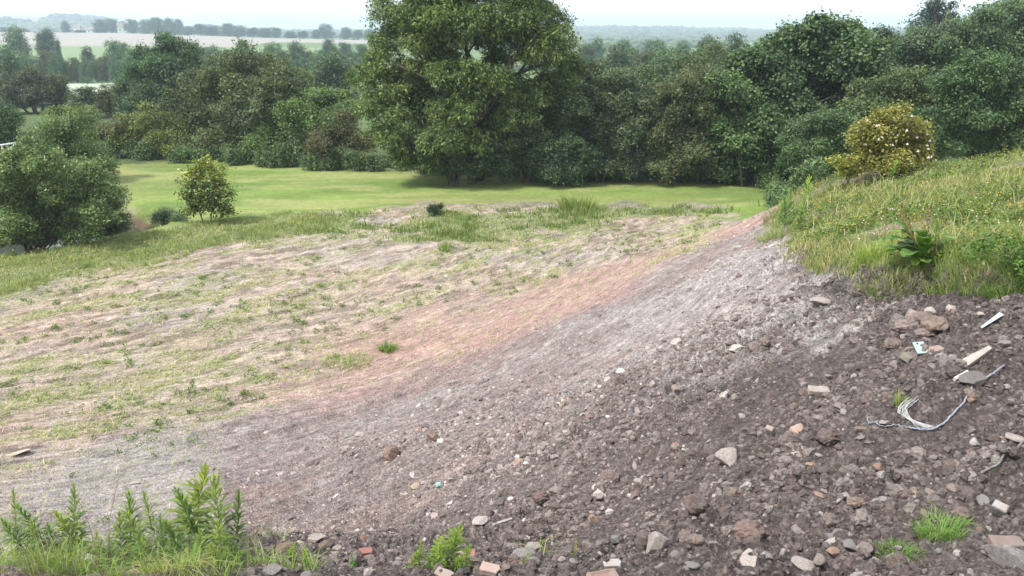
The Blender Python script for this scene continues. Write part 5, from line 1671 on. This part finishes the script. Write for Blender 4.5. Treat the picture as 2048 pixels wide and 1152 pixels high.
# ------------------------------------------------------------------ single plants
def leafy_stem(h, seed, nl, ll, wide=.22, spread=.5):
    """one upright stem with lance shaped leaves in a spiral, closer and smaller at the top"""
    rg = np.random.default_rng(seed)
    sway = rg.normal(0, .10, 2)
    top = np.array([sway[0] * h, sway[1] * h, h])
    stem = MB().tube([(0, 0, -.03), tuple(top * .5 + np.array([.01, 0, 0])), tuple(top)], [.0055, .004, .0015], 5)
    V, F, T = [], [], []
    for i in range(nl):
        t_ = .12 + .88 * (i / nl) ** .8
        c = top * t_
        a = i * 2.4 + rg.uniform(-.3, .3)
        l = ll * (1.15 - .75 * t_ ** 2) * rg.uniform(.75, 1.15)
        el = .35 + .80 * t_ ** 1.5 + rg.normal(0, .22)
        d = np.array([math.cos(a) * math.cos(el), math.sin(a) * math.cos(el), math.sin(el)])
        s_ = np.array([-math.sin(a), math.cos(a), 0])
        droop = np.array([0, 0, -1]) * l * spread * (1.1 - t_) * .6
        w = l * wide
        b = len(V)
        V += [c, c + d * l * .4 + s_ * w / 2, c + d * l * .4 - s_ * w / 2, c + d * l * .4 - np.array([0, 0, w * .15]), c + d * l * .75 + droop * .4 + s_ * w * .3, c + d * l * .75 + droop * .4 - s_ * w * .3, c + d * l + droop]
        F += [(b, b + 1, b + 3, b + 3), (b, b + 3, b + 2, b + 2), (b + 3, b + 1, b + 4, b + 4), (b + 3, b + 4, b + 5, b + 5), (b + 3, b + 5, b + 2, b + 2), (b + 4, b + 6, b + 5, b + 5)]
        T += [np.clip(.2 + .65 * t_ ** 2 + rg.normal(0, .12), 0, 1)] * 6
    F = [f[:3] for f in F]
    me = npmesh('leaves', np.array(V), np.array(F), M['weedleaf'], {'tone': ('FLOAT', 'FACE', np.array(T))})
    return stem, me


HB = []
for i in range(6):
    st_, lm = leafy_stem(1.0, 60 + i, 70 + 12 * (i % 3), (.27, .22, .30, .24, .20, .26)[i], (.17, .20, .16, .22, .18, .15)[i], (.9, .6, 1.2, .8, 1.0, .7)[i])
    HB.append([st_, lm, None])


def herb(k, label, group, u, vtop, Y, vb=None, name='leafy_weed', cat='weed', col=(1, 1, 1), fat=1.0, base_v=None):
    """upright weed whose tip shows at u, vtop, rooted in the ground below it at depth Y"""
    a, dy, dz = ray(u, vtop)
    x = a * Y / dy
    z1 = H + dz * Y / dy
    z0 = hz(x, Y)
    h = max(.15, z1 - z0)
    t = thing(name, label, cat, (x, Y, z0), group)
    t.scale = (h * fat, h * fat, h)
    t.rotation_euler = (.16 * math.sin(u * 1.3), .16 * math.cos(u * 2.1 + Y), (u * .37) % 6.28)
    if HB[k][2] is None:
        o = HB[k][0].build('stem', M['stem'], t)
        HB[k][2] = o.data
    else:
        link('stem', HB[k][2], t)
    link('leaves', HB[k][1], t, color=col)
    return t


LG = 'tall leafy weeds at the bottom left'
for i, (u, vt, Y, lab) in enumerate([
    (425, 962, 5.5, 'tallest dark green leafy weed, right of the bottom left weeds'),
    (458, 985, 5.6, 'leafy weed with a drooping tip at the right end of the bottom left weeds'),
    (345, 940, 5.9, 'slim leafy weed standing highest in the middle of the bottom left weeds'),
    (398, 975, 5.7, 'pale leafy weed between the slim one and the tallest dark one'),
    (300, 985, 5.6, 'leafy weed with a light tip left of the slim highest one'),
    (248, 998, 5.6, 'thin leafy weed with an upright bud in the middle of the bottom left weeds'),
    (272, 1015, 5.4, None), (318, 1030, 5.3, None), (232, 1040, 5.2, None), (365, 1020, 5.4, None), (378, 1070, 5.2, None), (290, 1060, 5.1, None), (262, 1075, 5.0, None),
    (130, 982, 5.5, 'leafy weed with a narrow pointed top above the long grass at the lower left'),
    (152, 1015, 5.4, None), (75, 1000, 5.6, None), (14, 992, 5.7, 'leafy weed right against the left edge of the frame'),
    (38, 1020, 5.5, None), (440, 1040, 5.2, None), (470, 1060, 5.3, None), (405, 1065, 5.1, None), (340, 1085, 5.0, None), (190, 1050, 5.3, None), (105, 1050, 5.3, None), (60, 1045, 5.4, None), (215, 1075, 5.1, None), (425, 1085, 5.0, None), (250, 1095, 5.0, None), (310, 1105, 4.95, None), (455, 1100, 5.0, None), (385, 1105, 4.95, None)]):
    herb(i % 6, lab or 'one of the shorter leafy green weeds in the clump at the bottom left', LG, u, vt, Y, col=((1.15, 1.05, 1.1), (.95, .95, 1.0), (1.35, 1.15, 1.0), (.8, .88, .9))[i % 4], fat=(1.2, .95, 1.35)[i % 3])
for i, (u, vt, Y, lab) in enumerate([(886, 1046, 5.6, 'tallest lime green weed in the small clump at the bottom centre'), (862, 1068, 5.5, 'lime green weed just left of the tallest in the bottom centre clump'), (838, 1088, 5.4, 'short lime green weed at the left of the bottom centre clump'),
                                    (822, 1100, 5.4, 'lowest lime green weed at the left end of the bottom centre clump'), (926, 1092, 5.5, 'separate lime green weed right of the bottom centre clump'), (875, 1095, 5.3, 'lime green weed in front of the bottom centre clump'),
                                    (905, 1108, 5.4, 'small lime green weed beside the separate one')]):
    herb((i + 2) % 6, lab, 'lime green weeds at the bottom centre', u, vt, Y, col=(1.25, 1.15, .85), fat=1.5)
herb(1, 'thin yellow green weed alone at the bottom edge right of centre', None, 1149, 1092, 5.5, col=(1.9, 1.4, .6), fat=.6)
herb(2, 'yellowish weed tip left of the long pale flat stone', None, 608, 1100, 5.6, col=(1.5, 1.4, .7), fat=1.1)
herb(3, 'low yellow green weed at the bottom edge right of the tall weeds', None, 575, 1115, 5.6, col=(1.4, 1.35, .8), fat=1.3)
herb(4, 'small dark green weed at the bottom edge left of the lime green clump', None, 706, 1128, 5.5, col=(.8, 1.0, .9), fat=1.4)
PG = 'upright weeds on the left tip of the meadow'
for i, (u, vt, Y, lab, c) in enumerate([(1618, 352, 22.0, 'pale spiky weed standing highest at the left end of the meadow', (1.5, 1.5, .9)), (1588, 378, 20.5, 'bushy green weed at the left tip of the meadow', (1.0, 1.1, .9)), (1576, 392, 20.0, 'dark green weed lowest at the left tip of the meadow', (.8, .95, .85)),
                                       (1560, 405, 20.5, 'pale weed at the extreme left tip of the meadow', (1.1, 1.2, 1.0)), (1735, 405, 17.5, 'single leafy weed in the middle of the meadow', (.9, 1.0, .8)), (1860, 320, 24.5, 'upright weed at the right foot of the flowering rose', (1.3, 1.4, .8)), (1785, 318, 24.5, 'green spike in front of the flowering rose', (1.2, 1.3, .8)),
                                       (1600, 395, 19.0, 'round leafy weed behind the dark green one at the meadow tip', (1.1, 1.2, .9)), (1920, 352, 22.0, 'dark herb on the meadow skyline right of the rose', (.8, .95, .85)), (1760, 378, 21.0, 'dark herb in the meadow below the rose', (.8, .95, .85)), (1790, 462, 11.9, 'feathery pale herb at the left of the dock plant', (1.3, 1.3, .8)), (1822, 448, 12.1, 'taller feathery herb behind the left of the dock plant', (1.2, 1.2, .8)), (1880, 440, 12.3, 'leafy green herb rising behind the dock plant', (1.1, 1.2, .8)), (1912, 462, 11.8, 'leafy green herb at the right of the dock plant', (1.0, 1.1, .75))]):
    herb(i % 6, lab, None, u, vt, Y, col=c, fat=1.1)


def tuft(name, label, cat, u, v, hgt, rad, n, mat='grass', col=(1, 1, 1), w=.006, lean=.8, seed=0, flowers=0, group=None):
    g = G(u, v)
    rgn = np.random.default_rng(seed + int(u))
    a = rgn.uniform(0, 6.28, n)
    rr_ = rad * rgn.random(n) ** .7
    X, Y = g.x + np.cos(a) * rr_, g.y + np.sin(a) * rr_
    Z = height(X, Y)
    P = np.stack([X, Y, Z], 1) - np.array(g)
    V, F, t_ = blades(P, hgt * (.4 + .6 * rgn.random(n)), w, lean * (.5 + rgn.random(n)), rgn, np.clip(.5 + rgn.normal(0, .25, n), 0, 1), a + rgn.normal(0, .6, n))
    o = link(name, npmesh(name, V, F, M[mat], {'tone': ('FLOAT', 'FACE', t_)}), loc=g, color=col)
    return tag(o, label, cat, group)


tuft('grass_tuft', 'bright green feathery tuft growing low on the right bank', 'grass tuft', 1880, 1070, .17, .13, 420, col=(.8, 1.15, .75), w=.005, lean=1.0)
tuft('grass_tuft', 'small green growth spreading left of the bright feathery tuft', 'grass tuft', 1800, 1105, .08, .16, 260, 'weedleaf', (.8, .9, .8), .008, 1.2)
tuft('grass_tuft', 'small uprooted tuft of pale grass above the frayed cable', 'grass tuft', 1797, 812, .16, .04, 60, col=(1.1, 1.15, .9), w=.006, lean=.6)
tuft('grass_tuft', 'long grass clump at the lower left in front of the weeds', 'grass tuft', 118, 1140, .34, .20, 130, col=(1.0, 1.08, .95), w=.006, lean=.35)
tuft('grass_tuft', 'wispy grass clump in the middle of the bottom left weeds', 'grass tuft', 330, 1150, .20, .25, 90, col=(1.1, 1.1, 1.0), w=.005, lean=.7)
tuft('dry_grass', 'straw coloured dead grass below the tall weeds', 'dry grass', 350, 1140, .12, .20, 260, 'dry', (1.3, 1.25, 1.1), .005, 1.6)
tuft('pulled_stalks', 'pulled up green stalks lying over the cream stone', 'grass tuft', 1075, 1112, .14, .14, 34, col=(1.0, 1.1, .8), w=.008, lean=1.8)
tuft('weed_patch', 'low green weed patch at the toe of the rubble bank', 'weed', 695, 728, .16, .62, 330, 'weedleaf', (1.25, 1.15, .9), .016, 1.4)
tuft('weed_patch', 'small rounded weed hummock right of the low weed patch', 'weed', 776, 702, .30, .20, 260, 'weedleaf', (.95, .9, .75), .014, 1.1)
tuft('weed_patch', 'light green weed standing in the scraped field right of the centre', 'weed', 890, 505, .60, .22, 50, 'grass', (.95, 1.1, .7), .035, .3)
tuft('weed_patch', 'tall weed clump at the lawn edge right of the centre', 'weed', 1155, 420, .85, .9, 260, 'grass', (.85, .95, .7), .04, .4)
tuft('meadow_tuft', 'tangled grass on the dark soil edge of the meadow', 'grass tuft', 1790, 560, .28, .50, 700, 'grass', (1.0, 1.05, .95), .006, .9)
tuft('meadow_tuft', 'long grass clump right of the dock plant', 'grass tuft', 1950, 528, .42, .50, 800, 'grass', (.8, 1.0, .65), .008, .6)
tuft('meadow_tuft', 'dark overhanging growth at the right edge of the meadow', 'grass tuft', 2055, 560, .40, .45, 600, 'weedleaf', (.75, .85, .7), .010, 1.2)
tuft('meadow_tuft', 'pale green tussock left of the dock plant', 'grass tuft', 1745, 520, .30, .30, 500, 'grass', (1.0, 1.25, .6), .008, .5)
tuft('meadow_tuft', 'pale grass hanging over the bank at the meadow tip', 'grass tuft', 1560, 470, .32, .50, 400, 'grass', (1.1, 1.2, 1.1), .012, 1.2)
# dry seed stalks
for i, (u, v, h_, lab) in enumerate([(200, 1130, .62, 'tall bare straw stalk leaning left of the tall weeds'), (215, 1130, .68, 'second bare straw stalk, leaning right beside the first'), (495, 1140, .30, 'short bare stalk right of the tall weeds'), (512, 1140, .38, 'taller bare stalk right of the tall weeds'),
                                     (1730, 575, .40, 'bleached grass stalk on the lip of the meadow')]):
    g = G(u, v)
    o = MB().tube([(0, 0, -.02), ((-.03, .06, .02, .01, .03)[i], 0, h_ * .5), ((-.10, .17, .03, .02, .08)[i], 0, h_)], [.0035, .0025, .0015], 5).build('dry_stalk', M['dry'], None, g)
    tag(o, lab, 'stalk')
# broad leaved dock
g = G(1862, 560)
g = Vector((g.x, g.y + .35, hz(g.x, g.y + .35)))
t = thing('dock_plant', 'dock plant with broad dark leaves and brown seed spikes on the meadow edge', 'plant', g)
t.scale = (1.7, 1.5, 1.35)
rgd = np.random.default_rng(33)


def big_leaf(mbv, mbf, tn, base, az_, el, L, W):
    """broad leaf blade bent over along its midrib, with wavy margins"""
    n = 7
    d = np.array([math.cos(az_), math.sin(az_)])
    s_ = np.array([-math.sin(az_), math.cos(az_), 0])
    p = np.array(base, float)
    b = len(mbv)
    e_ = el
    for i in range(n):
        w = W * math.sin(math.pi * min(1, (i + .6) / (n + .2))) ** .8 / 2
        up = np.array([0, 0, .25 * w + rgd.normal(0, .006)])
        mbv += [p - s_ * w + up, p.copy(), p + s_ * w + up]
        p = p + np.array([d[0] * math.cos(e_), d[1] * math.cos(e_), math.sin(e_)]) * L / n
        e_ -= .22
    for i in range(n - 1):
        for k in (0, 1):
            q0 = b + i * 3 + k
            mbf.append((q0, q0 + 1, q0 + 4, q0 + 3))
            tn.append(np.clip(.3 + rgd.normal(0, .2), 0, 1))


for k in range(30):
    V, F, T = [], [], []
    az_ = rgd.uniform(0, 6.28)
    el = rgd.uniform(.3, 1.3)
    stl = rgd.uniform(.02, .25)
    hb = rgd.uniform(.02, .30)
    b = (math.cos(az_) * stl * .6, math.sin(az_) * stl * .6, hb)
    big_leaf(V, F, T, b, az_, el, rgd.uniform(.20, .34), rgd.uniform(.09, .14))
    lf = link('leaf', npmesh('leaf', np.array(V), np.array(F), M['weedleaf'], {'tone': ('FLOAT', 'FACE', np.array(T))}), t, color=(.72, .92, .75) if k % 3 else (1.2, 1.25, .8))
for k in range(3):
    a = rgd.uniform(0, 6.28)
    L_ = rgd.uniform(.55, .75)
    tp = Vector((math.cos(a) * .22 - .05, math.sin(a) * .2, L_))
    sm = MB().tube([(0, 0, 0), tp * .5 + Vector((0, 0, .04)), tp], [.007, .005, .002], 5)
    ob = sm.build('seed_stalk', M['dry'], t)
    ob.color = (.8, .7, .45, 1)
    P = np.array([tp * (.45 + .55 * rgd.random()) for _ in range(110)]) + rgd.normal(0, .014, (110, 3))
    V = leaf_quads(P, unit(rgd.normal(size=(110, 3))), rgd.normal(size=(110, 3)), np.full(110, .017), np.full(110, .013))
    link('seeds', npmesh('seeds', V, np.arange(len(V)).reshape(-1, 4), M['dry']), ob, color=(.6, .55, .35))
# bramble arching over the right edge
g = G(2030, 575)
t = thing('bramble', 'dark arching bramble stems at the right edge of the meadow', 'bramble', g)
rb_ = random.Random(6)
for k in range(9):
    a = rb_.uniform(0, 6.28)
    L_ = rb_.uniform(.35, .8)
    p = [Vector((0, 0, 0)), Vector((math.cos(a) * .3 * L_, math.sin(a) * .3 * L_, .6 * L_)), Vector((math.cos(a) * .75 * L_, math.sin(a) * .75 * L_, .65 * L_)), Vector((math.cos(a) * 1.0 * L_, math.sin(a) * L_, .35 * L_))]
    MB().tube(p, [.005, .004, .003, .002], 5).build('stem', M['bark'], t)
bb = [(rb_.uniform(-.5, .5), rb_.uniform(-.3, .3), rb_.uniform(.1, .35), .2, .2, .15) for _ in range(8)]
link('leaves', crown_mesh('leaves', bb, 1500, .045, 91, M['weedleaf'], .65, zmin=-.3, clump=5), t, color=(.6, .75, .6))
# roots hanging from the turf
for i, (u, v) in enumerate([(2000, 600), (1985, 605), (1940, 600)]):
    g = G(u, v)
    rg = random.Random(i)
    p = [g + Vector((0, -.05, .05)), g + Vector((-.03, -.18, .0)), g + Vector((-.05 + .05 * rg.random(), -.24, -.14)), g + Vector((-.1 * rg.random(), -.28, -.26))]
    o = MB().tube([q_ - g for q_ in p], [.003, .003, .002, .001], 4).build('hanging_root', M['dry'], None, g)
    tag(o, 'one of the pale roots hanging from the cut turf at the right', 'root', 'roots hanging from the cut turf')
# ------------------------------------------------------------------ the hazy air: one closed box
hzm, nt, p = newmat('haze')
pv = nt.nodes.new('ShaderNodeVolumePrincipled')
pv.inputs['Color'].default_value = (.68, .83, 1.0, 1)
pv.inputs['Density'].default_value = .00040
nt.nodes.remove(p)
nt.links.new(pv.outputs[0], nt.nodes['Material Output'].inputs['Volume'])
hb = MB().box((0, 0, 35), (13200, 13200, 96)).build('haze', hzm, flat=True)
tag(hb, 'pale blue haze lying over the whole valley', 'haze', None, 'stuff')
